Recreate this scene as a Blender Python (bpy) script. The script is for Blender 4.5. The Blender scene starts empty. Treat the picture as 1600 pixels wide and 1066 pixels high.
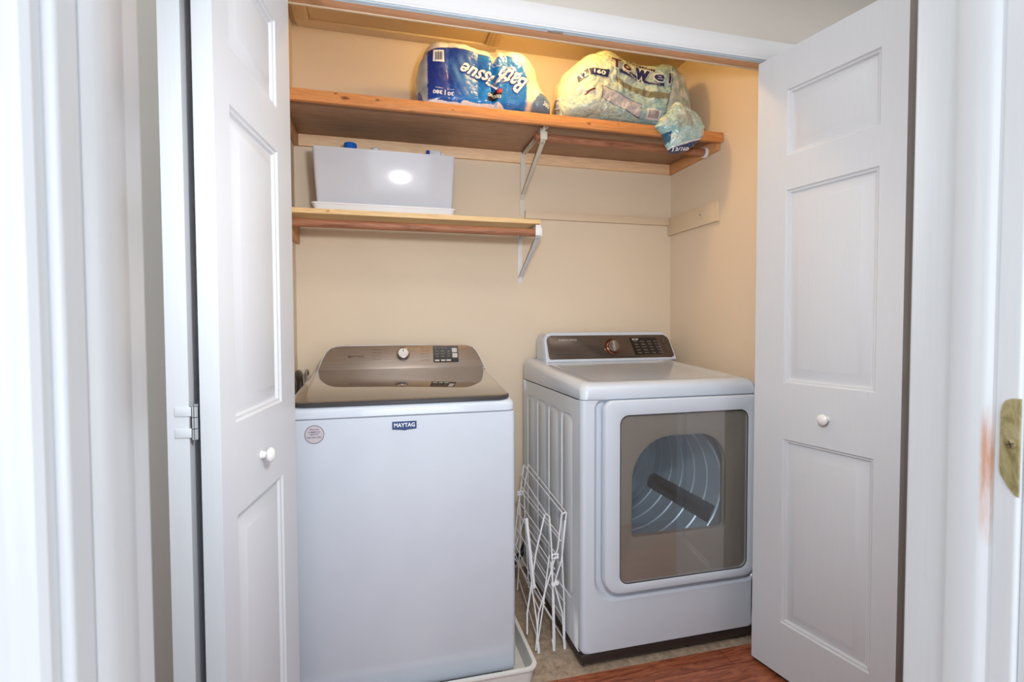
import bpy, bmesh, math, random
from mathutils import Vector, Matrix, noise
from mathutils.bvhtree import BVHTree
random.seed(7)
PI = math.pi
sc = bpy.context.scene
C = sc.collection

# ------------------------------------------------------------------ camera, world, lights, exposure
CAM_LOC = Vector((0.351, -2.343, 1.1783))
YAW, PITCH, ROLL = 0.2521, -0.0329, -0.0033
FWD = Vector((math.sin(YAW)*math.cos(PITCH), math.cos(YAW)*math.cos(PITCH), math.sin(PITCH)))
_r = Vector((math.cos(YAW), -math.sin(YAW), 0)); _u = _r.cross(FWD)
RGT = _r*math.cos(ROLL) + _u*math.sin(ROLL)
UPV = -_r*math.sin(ROLL) + _u*math.cos(ROLL)
cd = bpy.data.cameras.new('camera'); cam = bpy.data.objects.new('camera', cd); C.objects.link(cam)
cam.matrix_world = Matrix.Translation(CAM_LOC) @ Matrix((RGT, UPV, -FWD)).transposed().to_4x4()
cd.sensor_fit = 'HORIZONTAL'; cd.sensor_width = 36.0
cd.lens = 792.71/1600*36.0
cd.clip_start = 0.02
cd.dof.use_dof = True; cd.dof.focus_distance = 2.0; cd.dof.aperture_fstop = 9.0
sc.camera = cam

w = bpy.data.worlds.new('world'); sc.world = w; w.use_nodes = True
w.node_tree.nodes['Background'].inputs[0].default_value = (0.80, 0.87, 1.0, 1)
w.node_tree.nodes['Background'].inputs[1].default_value = 0.45

def light(name, kind, loc, energy, color=(1, 1, 1), size=0.3, size_y=None, aim=None):
    d = bpy.data.lights.new(name, kind); d.energy = energy; d.color = color
    if kind == 'AREA':
        d.size = size
        if size_y: d.shape = 'RECTANGLE'; d.size_y = size_y
    else:
        d.shadow_soft_size = size
    o = bpy.data.objects.new(name, d); C.objects.link(o); o.location = loc
    if aim is not None:
        o.rotation_euler = (Vector(aim)-Vector(loc)).to_track_quat('-Z', 'Y').to_euler()
    return o
light('room_window_light', 'AREA', (0.55, -4.5, 1.5), 78, (0.84, 0.92, 1.0), 3.6, 2.2, (0.55, -1.9, 1.0))
light('hall_ceiling_light', 'AREA', (0.80, -1.52, 2.43), 11, (1.0, 0.98, 0.95), 3.2, 0.6, (0.80, -1.52, 0))
light('hall_left_fill', 'AREA', (-1.22, -1.42, 1.25), 10, (0.86, 0.93, 1.0), 0.8, 1.7, (1.5, -1.5, 0.9))  # added fill from the hall's left end, no window is built there
light('hall_far_fill', 'AREA', (3.0, -1.46, 1.1), 12, (0.90, 0.95, 1.0), 0.8, 1.5, (0, -1.75, 0.8))  # added fill for the left jamb, no fixture at this end of the hall
fl = light('camera_flash', 'SPOT', (0.54, -2.00, 1.50), 43, (0.99, 0.99, 1.0), 0.06, None, (0.82, -0.3, 1.12))
fl.data.spot_size = math.radians(132); fl.data.spot_blend = 0.66
light('closet_bulb', 'POINT', (0.96, -0.52, 2.40), 7.5, (1.0, 0.62, 0.20), 0.04)

sc.view_settings.view_transform = 'Standard'; sc.view_settings.look = 'None'
sc.view_settings.gamma = 1.0; sc.view_settings.exposure = 0.15
sc.view_settings.use_curve_mapping = False

# ------------------------------------------------------------------ materials
def srgb(r, g, b):
    f = lambda c: (c/255/12.92) if c/255 <= 0.04045 else ((c/255+0.055)/1.055)**2.4
    return (f(r), f(g), f(b), 1)
def newmat(name):
    m = bpy.data.materials.new(name); m.use_nodes = True
    nt = m.node_tree; return m, nt, nt.nodes['Principled BSDF']
def pset(p, **k):
    for a, b in k.items():
        n = {'color': 'Base Color', 'rough': 'Roughness', 'metal': 'Metallic', 'spec': 'Specular IOR Level', 'coat': 'Coat Weight', 'coatr': 'Coat Roughness', 'trans': 'Transmission Weight', 'ior': 'IOR', 'alpha': 'Alpha'}[a]
        p.inputs[n].default_value = b
def coords(nt, scale=(1, 1, 1)):
    t = nt.nodes.new('ShaderNodeTexCoord'); m = nt.nodes.new('ShaderNodeMapping')
    nt.links.new(t.outputs['Object'], m.inputs[0]); m.inputs['Scale'].default_value = scale
    return m.outputs[0]
def noise_node(nt, vec, scale, detail=3, rough=0.5, dist=0):
    n = nt.nodes.new('ShaderNodeTexNoise'); n.inputs['Scale'].default_value = scale
    n.inputs['Detail'].default_value = detail; n.inputs['Roughness'].default_value = rough; n.inputs['Distortion'].default_value = dist
    nt.links.new(vec, n.inputs['Vector']); return n.outputs['Fac']
def ramp(nt, fac, stops):
    r = nt.nodes.new('ShaderNodeValToRGB'); nt.links.new(fac, r.inputs[0])
    while len(r.color_ramp.elements) < len(stops): r.color_ramp.elements.new(0.5)
    for e, (p, c) in zip(r.color_ramp.elements, stops): e.position = p; e.color = c
    return r.outputs[0]
def bump(nt, p, fac, strength=0.1, dist=0.002):
    b = nt.nodes.new('ShaderNodeBump'); b.inputs['Strength'].default_value = strength; b.inputs['Distance'].default_value = dist
    nt.links.new(fac, b.inputs['Height']); nt.links.new(b.outputs[0], p.inputs['Normal'])
def plain(name, col, rough=0.5, **k):
    m, nt, p = newmat(name); pset(p, color=col, rough=rough, **k)
    v = coords(nt); f = noise_node(nt, v, 9, 3)
    c = ramp(nt, f, [(0.3, tuple(x*0.97 for x in col[:3])+(1,)), (0.7, col)]); nt.links.new(c, p.inputs['Base Color'])
    return m
def wall_mat(name, col, rough=0.75, bs=0.12):
    m, nt, p = newmat(name); pset(p, rough=rough, spec=0.35)
    v = coords(nt); f = noise_node(nt, v, 2.2, 4)
    c = ramp(nt, f, [(0.3, tuple(x*0.95 for x in col[:3])+(1,)), (0.7, col)]); nt.links.new(c, p.inputs['Base Color'])
    bump(nt, p, noise_node(nt, v, 160, 3), bs, 0.0012); return m
def painted_wood(name, col, scale=(60, 60, 2), rough=0.42, bs=0.25):
    m, nt, p = newmat(name); pset(p, rough=rough, spec=0.45)
    v = coords(nt, scale); f = noise_node(nt, v, 4, 5, 0.65, 0.6)
    c = ramp(nt, f, [(0.2, tuple(x*0.955 for x in col[:3])+(1,)), (0.7, col)]); nt.links.new(c, p.inputs['Base Color'])
    bump(nt, p, f, bs, 0.0006); return m
def wood(name, a, b, dark, axis='x', rough=0.5, knots=True, kscale=3.0, fine=1.0):
    m, nt, p = newmat(name); pset(p, rough=rough, spec=0.35)
    s = {'x': (1.3, 16, 16), 'y': (16, 1.3, 16), 'z': (16, 16, 1.3)}[axis]
    v = coords(nt, s); f = noise_node(nt, v, 2.2*fine, 6, 0.62, 1.3)
    c = ramp(nt, f, [(0.28, a), (0.52, b), (0.75, a)])
    f2 = noise_node(nt, v, 9*fine, 4, 0.6, 0.4)
    mx = nt.nodes.new('ShaderNodeMixRGB'); mx.blend_type = 'MULTIPLY'; mx.inputs[0].default_value = 0.35
    nt.links.new(c, mx.inputs[1]); nt.links.new(ramp(nt, f2, [(0.35, (0.62, 0.56, 0.5, 1)), (0.55, (1, 1, 1, 1))]), mx.inputs[2])
    out = mx.outputs[0]
    if knots:
        ks = {'x': (1.6, 0.0, 4.0), 'y': (0.0, 1.6, 4.0), 'z': (4.0, 0.0, 1.6)}[axis]
        kv = coords(nt, ks); vo = nt.nodes.new('ShaderNodeTexVoronoi'); vo.inputs['Scale'].default_value = kscale
        nt.links.new(kv, vo.inputs['Vector'])
        kk = ramp(nt, vo.outputs['Distance'], [(0.02, (0.85, 0.85, 0.85, 1)), (0.10, (0, 0, 0, 1))])
        m2 = nt.nodes.new('ShaderNodeMixRGB'); nt.links.new(kk, m2.inputs[0]); nt.links.new(out, m2.inputs[1]); m2.inputs[2].default_value = dark
        out = m2.outputs[0]
    nt.links.new(out, p.inputs['Base Color']); bump(nt, p, f2, 0.2, 0.0008); return m
def add_knots(m, spots, col):
    # dark knots of the board itself, at fixed spots of its front face (object coordinates)
    nt = m.node_tree; p = nt.nodes['Principled BSDF']; src = p.inputs['Base Color'].links[0].from_socket
    t = nt.nodes.new('ShaderNodeTexCoord'); nv = coords(nt, (30, 30, 60)); f = noise_node(nt, nv, 2, 3)
    for x, z, r in spots:
        mp = nt.nodes.new('ShaderNodeMapping'); mp.vector_type = 'POINT'; mp.inputs['Location'].default_value = (-x/r, 0, -z*1.7/r); mp.inputs['Scale'].default_value = (1/r, 0, 1.7/r)
        nt.links.new(t.outputs['Object'], mp.inputs[0]); ln = nt.nodes.new('ShaderNodeVectorMath'); ln.operation = 'LENGTH'; nt.links.new(mp.outputs[0], ln.inputs[0])
        ad = nt.nodes.new('ShaderNodeMath'); ad.operation = 'ADD'; nt.links.new(ln.outputs['Value'], ad.inputs[0]); nt.links.new(f, ad.inputs[1])
        k = ramp(nt, ad.outputs[0], [(0.55, (0.9, 0.9, 0.9, 1)), (1.0, (0, 0, 0, 1))])
        mx = nt.nodes.new('ShaderNodeMixRGB'); nt.links.new(k, mx.inputs[0]); nt.links.new(src, mx.inputs[1]); mx.inputs[2].default_value = col; src = mx.outputs[0]
    nt.links.new(src, p.inputs['Base Color'])
def attr_mat(name, rough=0.3, coat=0.0):
    m, nt, p = newmat(name); pset(p, rough=rough, coat=coat, coatr=0.12, spec=0.5)
    a = nt.nodes.new('ShaderNodeAttribute'); a.attribute_name = 'print'; nt.links.new(a.outputs['Color'], p.inputs['Base Color'])
    v = coords(nt); f = noise_node(nt, v, 34, 4, 0.55, 1.2); bump(nt, p, f, 0.6, 0.007)
    return m

M = {}
M['beige'] = wall_mat('beige_wall_paint', srgb(228, 211, 188))
M['closet_ceiling'] = wall_mat('closet_ceiling_paint', srgb(230, 212, 184))
M['grey'] = wall_mat('grey_hall_paint', srgb(190, 186, 180), bs=0.3)
M['white_ceiling'] = wall_mat('white_ceiling_paint', srgb(238, 237, 234))
M['trim'] = painted_wood('white_trim_paint', srgb(232, 235, 238))
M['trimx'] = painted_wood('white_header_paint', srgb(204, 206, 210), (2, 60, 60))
M['jamb'] = painted_wood('glossy_jamb_paint', srgb(228, 234, 238), (60, 60, 2), 0.28, 0.15)
M['door'] = painted_wood('molded_door_paint', srgb(200, 204, 210), (90, 90, 2.4), 0.42, 0.5)
M['door_edge'] = painted_wood('door_edge_paint', srgb(208, 216, 224), (60, 60, 2), 0.45, 0.3)
M['brown_edge'] = plain('grey_brown_edge', srgb(122, 114, 110), 0.8)  # flat grey-brown for the edges of the right door's front leaf
M['knob'] = plain('white_knob_enamel', srgb(222, 222, 222), 0.25)
M['pine_orange'] = wood('orange_pine', srgb(206, 132, 78), srgb(222, 156, 98), srgb(110, 56, 28), 'x', kscale=2.6)
M['pine_orange_y'] = wood('orange_pine_cross', srgb(200, 140, 92), srgb(214, 160, 110), srgb(120, 66, 34), 'y', knots=False)
M['pine_led'] = wood('pine_ledger', srgb(240, 200, 158), srgb(248, 214, 176), srgb(130, 80, 50), 'x', knots=False)
M['pine_light'] = wood('pale_pine', srgb(222, 184, 130), srgb(236, 204, 152), srgb(150, 94, 50), 'x', kscale=1.7)
M['dark_board'] = wood('brown_stained_board', srgb(150, 118, 96), srgb(178, 144, 118), srgb(60, 38, 26), 'x', knots=False)
M['rod'] = wood('brown_rod', srgb(112, 70, 50), srgb(176, 122, 92), srgb(60, 30, 20), 'x', knots=False)
M['header_wood'] = wood('unpainted_header', srgb(206, 150, 112), srgb(222, 172, 134), srgb(110, 74, 54), 'x', kscale=1.6)
M['cleat'] = painted_wood('beige_cleat_paint', srgb(222, 202, 174), (3, 40, 40), 0.5, 0.2)
M['trackmetal'] = plain('track_paint', srgb(206, 224, 238), 0.35)
M['zinc'] = plain('zinc_hinge', srgb(190, 196, 200), 0.3, metal=0.9)
def brass_mat():
    m, nt, p = newmat('worn_brass'); pset(p, rough=0.42, metal=0.5)
    v = coords(nt, (1, 1, 0.5)); f = noise_node(nt, v, 75, 6, 0.7, 1.0)
    nt.links.new(ramp(nt, f, [(0.3, srgb(120, 108, 64)), (0.5, srgb(176, 164, 118)), (0.62, srgb(190, 182, 146)), (0.75, srgb(140, 122, 78))]), p.inputs['Base Color'])
    bump(nt, p, f, 0.4, 0.001); return m
M['brass'] = brass_mat()
M['white_enamel'] = plain('white_enamel', srgb(199, 207, 218), 0.18, coat=0.3)
M['white_side'] = plain('white_painted_steel', srgb(214, 219, 224), 0.25)
M['white_plastic'] = plain('white_plastic', srgb(230, 232, 236), 0.28)
M['tub'] = plain('glossy_white_plastic', srgb(204, 207, 216), 0.12, spec=0.4)
M['lidglass'] = plain('taupe_glass_lid', srgb(98, 88, 78), 0.06, coat=1.0, coatr=0.03)
M['liddark'] = plain('dark_lid_edge', srgb(58, 56, 58), 0.25)
M['black'] = plain('black_plastic', srgb(22, 20, 20), 0.35)
M['basedark'] = plain('dark_brown_base', srgb(46, 38, 36), 0.4)
M['bracket_cream'] = plain('cream_bracket_enamel', srgb(222, 216, 200), 0.4)
M['bracket_white'] = plain('white_bracket_enamel', srgb(230, 230, 232), 0.4)
M['wire'] = plain('white_coated_wire', srgb(232, 234, 238), 0.3)
M['pan'] = plain('drip_pan_plastic', srgb(214, 214, 210), 0.4)
M['drum'] = plain('drum_steel', srgb(196, 218, 232), 0.36, metal=0.3)
M['throat'] = plain('dryer_throat', srgb(96, 104, 112), 0.5)
M['baffle'] = plain('drum_baffle_plastic', srgb(52, 54, 58), 0.4)
M['doorinner'] = plain('dryer_door_inner', srgb(146, 138, 128), 0.5)
M['ink_dark'] = plain('dark_ink', srgb(52, 46, 44), 0.5)
M['ink_grey'] = plain('grey_ink', srgb(176, 172, 168), 0.5)
M['ink_white'] = plain('white_ink', srgb(242, 244, 250), 0.4)
M['ink_navy'] = plain('navy_ink', srgb(34, 44, 96), 0.4)
M['ink_blue'] = plain('deep_blue_ink', srgb(14, 60, 150), 0.4)
M['ink_brown'] = plain('brown_ink', srgb(84, 48, 40), 0.4)
M['ink_red'] = plain('red_ink', srgb(180, 30, 40), 0.4)
M['badge'] = plain('navy_badge', srgb(38, 66, 112), 0.3)
M['sticker'] = plain('silver_sticker', srgb(188, 180, 186), 0.35)
M['sticker_rim'] = plain('sticker_rim', srgb(90, 80, 96), 0.4)
M['chrome'] = plain('chrome', srgb(176, 172, 168), 0.22, metal=1.0)
M['rosegold'] = plain('rose_chrome', srgb(206, 160, 130), 0.2, metal=1.0)
M['lcd'] = plain('display_black', srgb(26, 22, 20), 0.12)
M['keygrey'] = plain('grey_keys', srgb(190, 184, 180), 0.4)
M['hoseblack'] = plain('black_rubber', srgb(24, 24, 30), 0.3)
M['hosesteel'] = plain('braided_steel', srgb(150, 152, 152), 0.35, metal=0.8)
M['bluecap'] = plain('blue_cap', srgb(20, 100, 200), 0.3)
M['bottle'] = plain('bottle_plastic', srgb(220, 222, 226), 0.3)
M['detergent'] = plain('detergent_bottle', srgb(40, 110, 190), 0.3)
M['film'] = attr_mat('printed_film', 0.26, 0.5)

add_knots(M['pine_orange'], [(0.236-0.9, 0.022, 0.034), (0.205-0.9, 0.034, 0.018), (0.349-0.9, 0.026, 0.028), (0.62-0.9, 0.018, 0.014), (1.17-0.9, 0.020, 0.026), (1.30-0.9, 0.030, 0.010)], srgb(120, 62, 34))
add_knots(M['pine_light'], [(0.16-0.5, 0.012, 0.020)], srgb(160, 104, 60))
def steel(name, a, b, rough, metal):
    m, nt, p = newmat(name); pset(p, rough=rough, metal=metal)
    v = coords(nt, (0.6, 40, 40)); f = noise_node(nt, v, 12, 4, 0.6)
    nt.links.new(ramp(nt, f, [(0.25, a), (0.75, b)]), p.inputs['Base Color']); bump(nt, p, f, 0.06, 0.0004); return m
M['steel'] = steel('brushed_steel_console', srgb(132, 121, 112), srgb(158, 146, 136), 0.42, 0.7)
M['steeldark'] = steel('dark_brushed_console', srgb(84, 72, 64), srgb(104, 92, 84), 0.22, 0.6)

def glass_mat():
    m = bpy.data.materials.new('smoked_glass'); m.use_nodes = True; nt = m.node_tree
    for n in list(nt.nodes):
        if n.type != 'OUTPUT_MATERIAL': nt.nodes.remove(n)
    out = nt.nodes['Material Output']
    t = nt.nodes.new('ShaderNodeBsdfTransparent'); g = nt.nodes.new('ShaderNodeBsdfGlossy'); fr = nt.nodes.new('ShaderNodeFresnel'); mx = nt.nodes.new('ShaderNodeMixShader')
    v = coords(nt); f = noise_node(nt, v, 3, 2); c = ramp(nt, f, [(0.2, (0.90, 0.91, 0.92, 1)), (0.8, (0.93, 0.94, 0.95, 1))])
    nt.links.new(c, t.inputs[0]); g.inputs['Roughness'].default_value = 0.03; g.inputs['Color'].default_value = (1, 1, 1, 1); fr.inputs['IOR'].default_value = 2.2
    geo = nt.nodes.new('ShaderNodeNewGeometry'); iv = nt.nodes.new('ShaderNodeMath'); iv.operation = 'SUBTRACT'; iv.inputs[0].default_value = 1; nt.links.new(geo.outputs['Backfacing'], iv.inputs[1]); ml = nt.nodes.new('ShaderNodeMath'); ml.operation = 'MULTIPLY'; nt.links.new(fr.outputs[0], ml.inputs[0]); nt.links.new(iv.outputs[0], ml.inputs[1]); nt.links.new(ml.outputs[0], mx.inputs[0]); nt.links.new(t.outputs[0], mx.inputs[1]); nt.links.new(g.outputs[0], mx.inputs[2]); nt.links.new(mx.outputs[0], out.inputs[0])
    return m
M['glass'] = glass_mat()

def tile_mat():
    m, nt, p = newmat('stone_tile'); pset(p, rough=0.45)
    v = coords(nt); br = nt.nodes.new('ShaderNodeTexBrick'); nt.links.new(v, br.inputs['Vector'])
    br.offset = 0.0; br.inputs['Scale'].default_value = 1.0; br.inputs['Brick Width'].default_value = 0.33; br.inputs['Row Height'].default_value = 0.33
    br.inputs['Mortar Size'].default_value = 0.003; br.inputs['Mortar'].default_value = srgb(150, 140, 126)
    f = noise_node(nt, v, 38, 6, 0.7); c = ramp(nt, f, [(0.3, srgb(122, 104, 88)), (0.5, srgb(162, 142, 122)), (0.7, srgb(182, 164, 146))])
    nt.links.new(c, br.inputs['Color1']); nt.links.new(c, br.inputs['Color2']); nt.links.new(br.outputs['Color'], p.inputs['Base Color'])
    bump(nt, p, f, 0.15, 0.001); return m
M['tile'] = tile_mat()
def hardwood_mat():
    m, nt, p = newmat('red_brown_laminate'); pset(p, rough=0.3, spec=0.5)
    t = nt.nodes.new('ShaderNodeTexCoord'); mp = nt.nodes.new('ShaderNodeMapping'); nt.links.new(t.outputs['Object'], mp.inputs[0])
    mp.inputs['Rotation'].default_value = (0, 0, 0.0)
    br = nt.nodes.new('ShaderNodeTexBrick'); nt.links.new(mp.outputs[0], br.inputs['Vector']); br.inputs['Scale'].default_value = 1
    br.inputs['Brick Width'].default_value = 0.62; br.inputs['Row Height'].default_value = 0.125; br.inputs['Mortar Size'].default_value = 0.0012
    br.inputs['Color1'].default_value = (0.75, 0.75, 0.75, 1); br.inputs['Color2'].default_value = (1.15, 1.15, 1.15, 1); br.inputs['Mortar'].default_value = (0.25, 0.2, 0.2, 1); br.inputs['Bias'].default_value = 0
    v = coords(nt, (3, 26, 1)); f = noise_node(nt, v, 2.4, 7, 0.65, 1.6)
    c = ramp(nt, f, [(0.3, srgb(92, 44, 30)), (0.5, srgb(150, 84, 58)), (0.68, srgb(178, 108, 76))])
    mx = nt.nodes.new('ShaderNodeMixRGB'); mx.blend_type = 'MULTIPLY'; mx.inputs[0].default_value = 1
    nt.links.new(c, mx.inputs[1]); nt.links.new(br.outputs['Color'], mx.inputs[2]); nt.links.new(mx.outputs[0], p.inputs['Base Color'])
    bump(nt, p, f, 0.08, 0.001); return m
M['hardwood'] = hardwood_mat()
def stain_mat():
    # glossy jamb paint rubbed through to the wood along the stop
    m, nt, p = newmat('worn_stop_paint'); pset(p, rough=0.28)
    t = nt.nodes.new('ShaderNodeTexCoord'); sp = nt.nodes.new('ShaderNodeSeparateXYZ'); nt.links.new(t.outputs['Object'], sp.inputs[0])
    v = coords(nt, (60, 60, 9)); f = noise_node(nt, v, 3, 4, 0.6)
    mr = nt.nodes.new('ShaderNodeMapRange'); mr.interpolation_type = 'SMOOTHSTEP'; nt.links.new(sp.outputs['Z'], mr.inputs[0])
    mr.inputs[1].default_value = 0.93; mr.inputs[2].default_value = 1.05
    mr2 = nt.nodes.new('ShaderNodeMapRange'); mr2.interpolation_type = 'SMOOTHSTEP'; nt.links.new(sp.outputs['Z'], mr2.inputs[0])
    mr2.inputs[1].default_value = 1.13; mr2.inputs[2].default_value = 1.05
    a = nt.nodes.new('ShaderNodeMath'); a.operation = 'MULTIPLY'; nt.links.new(mr.outputs[0], a.inputs[0]); nt.links.new(mr2.outputs[0], a.inputs[1])
    my = nt.nodes.new('ShaderNodeMapRange'); my.interpolation_type = 'SMOOTHSTEP'; nt.links.new(sp.outputs['Y'], my.inputs[0]); my.inputs[1].default_value = -0.0205; my.inputs[2].default_value = -0.0255
    a2 = nt.nodes.new('ShaderNodeMath'); a2.operation = 'MULTIPLY'; nt.links.new(a.outputs[0], a2.inputs[0]); nt.links.new(my.outputs[0], a2.inputs[1])
    b = nt.nodes.new('ShaderNodeMath'); b.operation = 'MULTIPLY'; nt.links.new(a2.outputs[0], b.inputs[0]); nt.links.new(f, b.inputs[1])
    c = ramp(nt, b.outputs[0], [(0.12, srgb(228, 234, 238)), (0.6, srgb(208, 160, 132))]); nt.links.new(c, p.inputs['Base Color']); return m
M['stop_worn'] = stain_mat()

# ------------------------------------------------------------------ geometry helpers
def nb(): return bmesh.new()
def box(bm, x0, x1, y0, y1, z0, z1, bev=0.0, seg=2, mat=None):
    g = bmesh.ops.create_cube(bm, size=1.0); vs = g['verts']
    for v in vs:
        v.co = Vector((x0 if v.co.x < 0 else x1, y0 if v.co.y < 0 else y1, z0 if v.co.z < 0 else z1))
    if bev > 0:
        es = list({e for v in vs for e in v.link_edges})
        r = bmesh.ops.bevel(bm, geom=es, offset=bev, segments=seg, affect='EDGES', profile=0.5)
        vs = list({v for f in r['faces'] for v in f.verts} | {v for v in vs if v.is_valid})
    if mat is not None:
        for v in vs: v.co = mat @ v.co
    return vs
def loft(bm, loops, cap0=True, cap1=True, closed=True):
    rows = [[bm.verts.new(p) for p in l] for l in loops]
    n = len(rows[0])
    for a, b in zip(rows, rows[1:]):
        for i in range(n if closed else n-1):
            j = (i+1) % n
            try: bm.faces.new((a[i], a[j], b[j], b[i]))
            except ValueError: pass
    if cap0: bm.faces.new(rows[0][::-1])
    if cap1: bm.faces.new(rows[-1])
    return rows
def rr(x0, x1, z0, z1, r, n=6):
    """rounded rectangle outline in 2D, r may be (bl, br, tr, tl)"""
    if not isinstance(r, (tuple, list)): r = (r,)*4
    out = []
    for (cx, cz, sx, sz, a0, q) in ((x0, z0, 1, 1, PI, r[0]), (x1, z0, -1, 1, 1.5*PI, r[1]), (x1, z1, -1, -1, 0, r[2]), (x0, z1, 1, -1, 0.5*PI, r[3])):
        for k in range(n+1):
            a = a0+0.5*PI*k/n
            out.append((cx+sx*q+q*math.cos(a), cz+sz*q+q*math.sin(a)))
    return out
def inset(l, d):
    """offset a closed 2D outline inwards (ccw)"""
    n = len(l); out = []
    for i in range(n):
        # robust normals from neighbours that differ
        a = i-1
        while (l[a][0]-l[i][0])**2+(l[a][1]-l[i][1])**2 < 1e-12: a -= 1
        b = (i+1) % n
        while (l[b][0]-l[i][0])**2+(l[b][1]-l[i][1])**2 < 1e-12: b = (b+1) % n
        t1 = Vector((l[i][0]-l[a][0], l[i][1]-l[a][1])).normalized(); t2 = Vector((l[b][0]-l[i][0], l[b][1]-l[i][1])).normalized()
        n1 = Vector((-t1.y, t1.x)); n2 = Vector((-t2.y, t2.x)); m = (n1+n2)
        m = m/max(m.length_squared*0.5, 0.3)
        out.append((l[i][0]+m.x*d, l[i][1]+m.y*d))
    return out
def xz(l, y): return [Vector((a, y, b)) for a, b in l]
def tube(bm, pts, r, seg=8, caps=True, radii=None):
    pts = [Vector(p) for p in pts]; prev = None; rows = []
    for i, p in enumerate(pts):
        t = (pts[min(i+1, len(pts)-1)]-pts[max(i-1, 0)]).normalized()
        if prev is None:
            a = Vector((0, 0, 1)) if abs(t.z) < 0.9 else Vector((1, 0, 0)); u = t.cross(a).normalized()
        else:
            u = (prev - t*prev.dot(t)).normalized()
        prev = u; v = t.cross(u); q = radii[i] if radii else r
        rows.append([p+(u*math.cos(2*PI*k/seg)+v*math.sin(2*PI*k/seg))*q for k in range(seg)])
    loft(bm, rows, caps, caps)
def smooth_path(pts, n=6):
    pts = [Vector(p) for p in pts]; out = []
    for i in range(len(pts)-1):
        p0 = pts[max(i-1, 0)]; p1 = pts[i]; p2 = pts[i+1]; p3 = pts[min(i+2, len(pts)-1)]
        for k in range(n):
            t = k/n
            out.append(0.5*((2*p1)+(p2-p0)*t+(2*p0-5*p1+4*p2-p3)*t*t+(3*p1-p0-3*p2+p3)*t**3))
    out.append(pts[-1]); return out
def lathe(bm, prof, mat, seg=24):
    """prof [(r, h)] around local z, placed by mat"""
    rows = [[mat @ Vector((r*math.cos(2*PI*k/seg), r*math.sin(2*PI*k/seg), h)) for k in range(seg)] for r, h in prof]
    loft(bm, rows, True, True)
def axis_mat(o, d):
    return Matrix.Translation(Vector(o)) @ Vector(d).normalized().to_track_quat('Z', 'Y').to_matrix().to_4x4()
def frame(o, ex, ey):
    """local x -> ex, y -> ey, z -> ex x ey"""
    ex = Vector(ex).normalized(); ey = Vector(ey).normalized(); ez = ex.cross(ey).normalized()
    return Matrix.Translation(Vector(o)) @ Matrix((ex, ey, ez)).transposed().to_4x4()
def text_bm(bm, s, w, h, mat, shear=0.0, bold=0.0, depth=0.0006, align='C', sub=0, flip=False, keep=False):
    """adds lettering fitted to w x h, centred on local origin, as a thin solid"""
    cu = bpy.data.curves.new('t', 'FONT'); cu.body = s; cu.shear = shear; cu.offset = bold; cu.extrude = 0; cu.resolution_u = 2; cu.fill_mode = 'BOTH'
    ob = bpy.data.objects.new('t', cu); C.objects.link(ob)
    dg = bpy.context.evaluated_depsgraph_get(); me = bpy.data.meshes.new_from_object(ob.evaluated_get(dg))
    bpy.data.objects.remove(ob); bpy.data.curves.remove(cu)
    t = bmesh.new(); t.from_mesh(me); bpy.data.meshes.remove(me)
    if not t.verts: t.free(); return
    x0 = min(v.co.x for v in t.verts); x1 = max(v.co.x for v in t.verts); y0 = min(v.co.y for v in t.verts); y1 = max(v.co.y for v in t.verts)
    sx = w/(x1-x0); sy = h/(y1-y0)
    if keep: sy = sx = min(sx, sy)
    bmesh.ops.triangulate(t, faces=t.faces[:])
    for _ in range(sub): bmesh.ops.subdivide_edges(t, edges=[e for e in t.edges if e.calc_length() > 0.08], cuts=1)
    for v in t.verts:
        p = Vector(((v.co.x-(x0+x1)/2)*sx, (v.co.y-(y0+y1)/2)*sy, 0))
        if flip: p.x, p.y = -p.x, -p.y
        v.co = mat @ p
    me = bpy.data.meshes.new('t'); t.to_mesh(me); t.free(); bm.from_mesh(me); bpy.data.meshes.remove(me)

def finish(bm, name, mat, smooth=True, angle=35):
    bmesh.ops.remove_doubles(bm, verts=bm.verts[:], dist=1e-6)
    bmesh.ops.recalc_face_normals(bm, faces=bm.faces[:])
    me = bpy.data.meshes.new(name)
    if smooth:
        for f in bm.faces: f.smooth = True
        for e in bm.edges:
            if len(e.link_faces) == 2 and e.calc_face_angle(0) > math.radians(angle): e.smooth = False
    bm.to_mesh(me); bm.free()
    for m in (mat if isinstance(mat, (list, tuple)) else [mat]): me.materials.append(m)
    return me
def tag(o, label=None, cat=None, group=None, kind=None):
    for k, v in (('label', label), ('category', cat), ('group', group), ('kind', kind)):
        if v: o[k] = v
    return o
def solid(name, bm, mat, label=None, cat=None, group=None, kind=None, smooth=True):
    """a top-level thing made of one mesh; origin at the middle of its base"""
    me = finish(bm, name, mat, smooth)
    lo = Vector([min(v.co[i] for v in me.vertices) for i in range(3)]); hi = Vector([max(v.co[i] for v in me.vertices) for i in range(3)])
    c = Vector(((lo.x+hi.x)/2, (lo.y+hi.y)/2, lo.z))
    me.transform(Matrix.Translation(-c))
    o = bpy.data.objects.new(name, me); C.objects.link(o); o.location = c
    return tag(o, label, cat, group, kind)
def thing(name, loc, label, cat, group=None, kind=None):
    o = bpy.data.objects.new(name, None); C.objects.link(o); o.location = loc; o.empty_display_size = 0.05
    return tag(o, label, cat, group, kind)
def root_loc(o):
    v = Vector((0, 0, 0))
    while o: v += o.location; o = o.parent
    return v
def part(name, bm, mat, parent, label=None, smooth=True, angle=35):
    me = finish(bm, name, mat, smooth, angle); me.transform(Matrix.Translation(-root_loc(parent)))
    o = bpy.data.objects.new(name, me); C.objects.link(o); o.parent = parent
    if label: o['label'] = label
    return o

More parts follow.
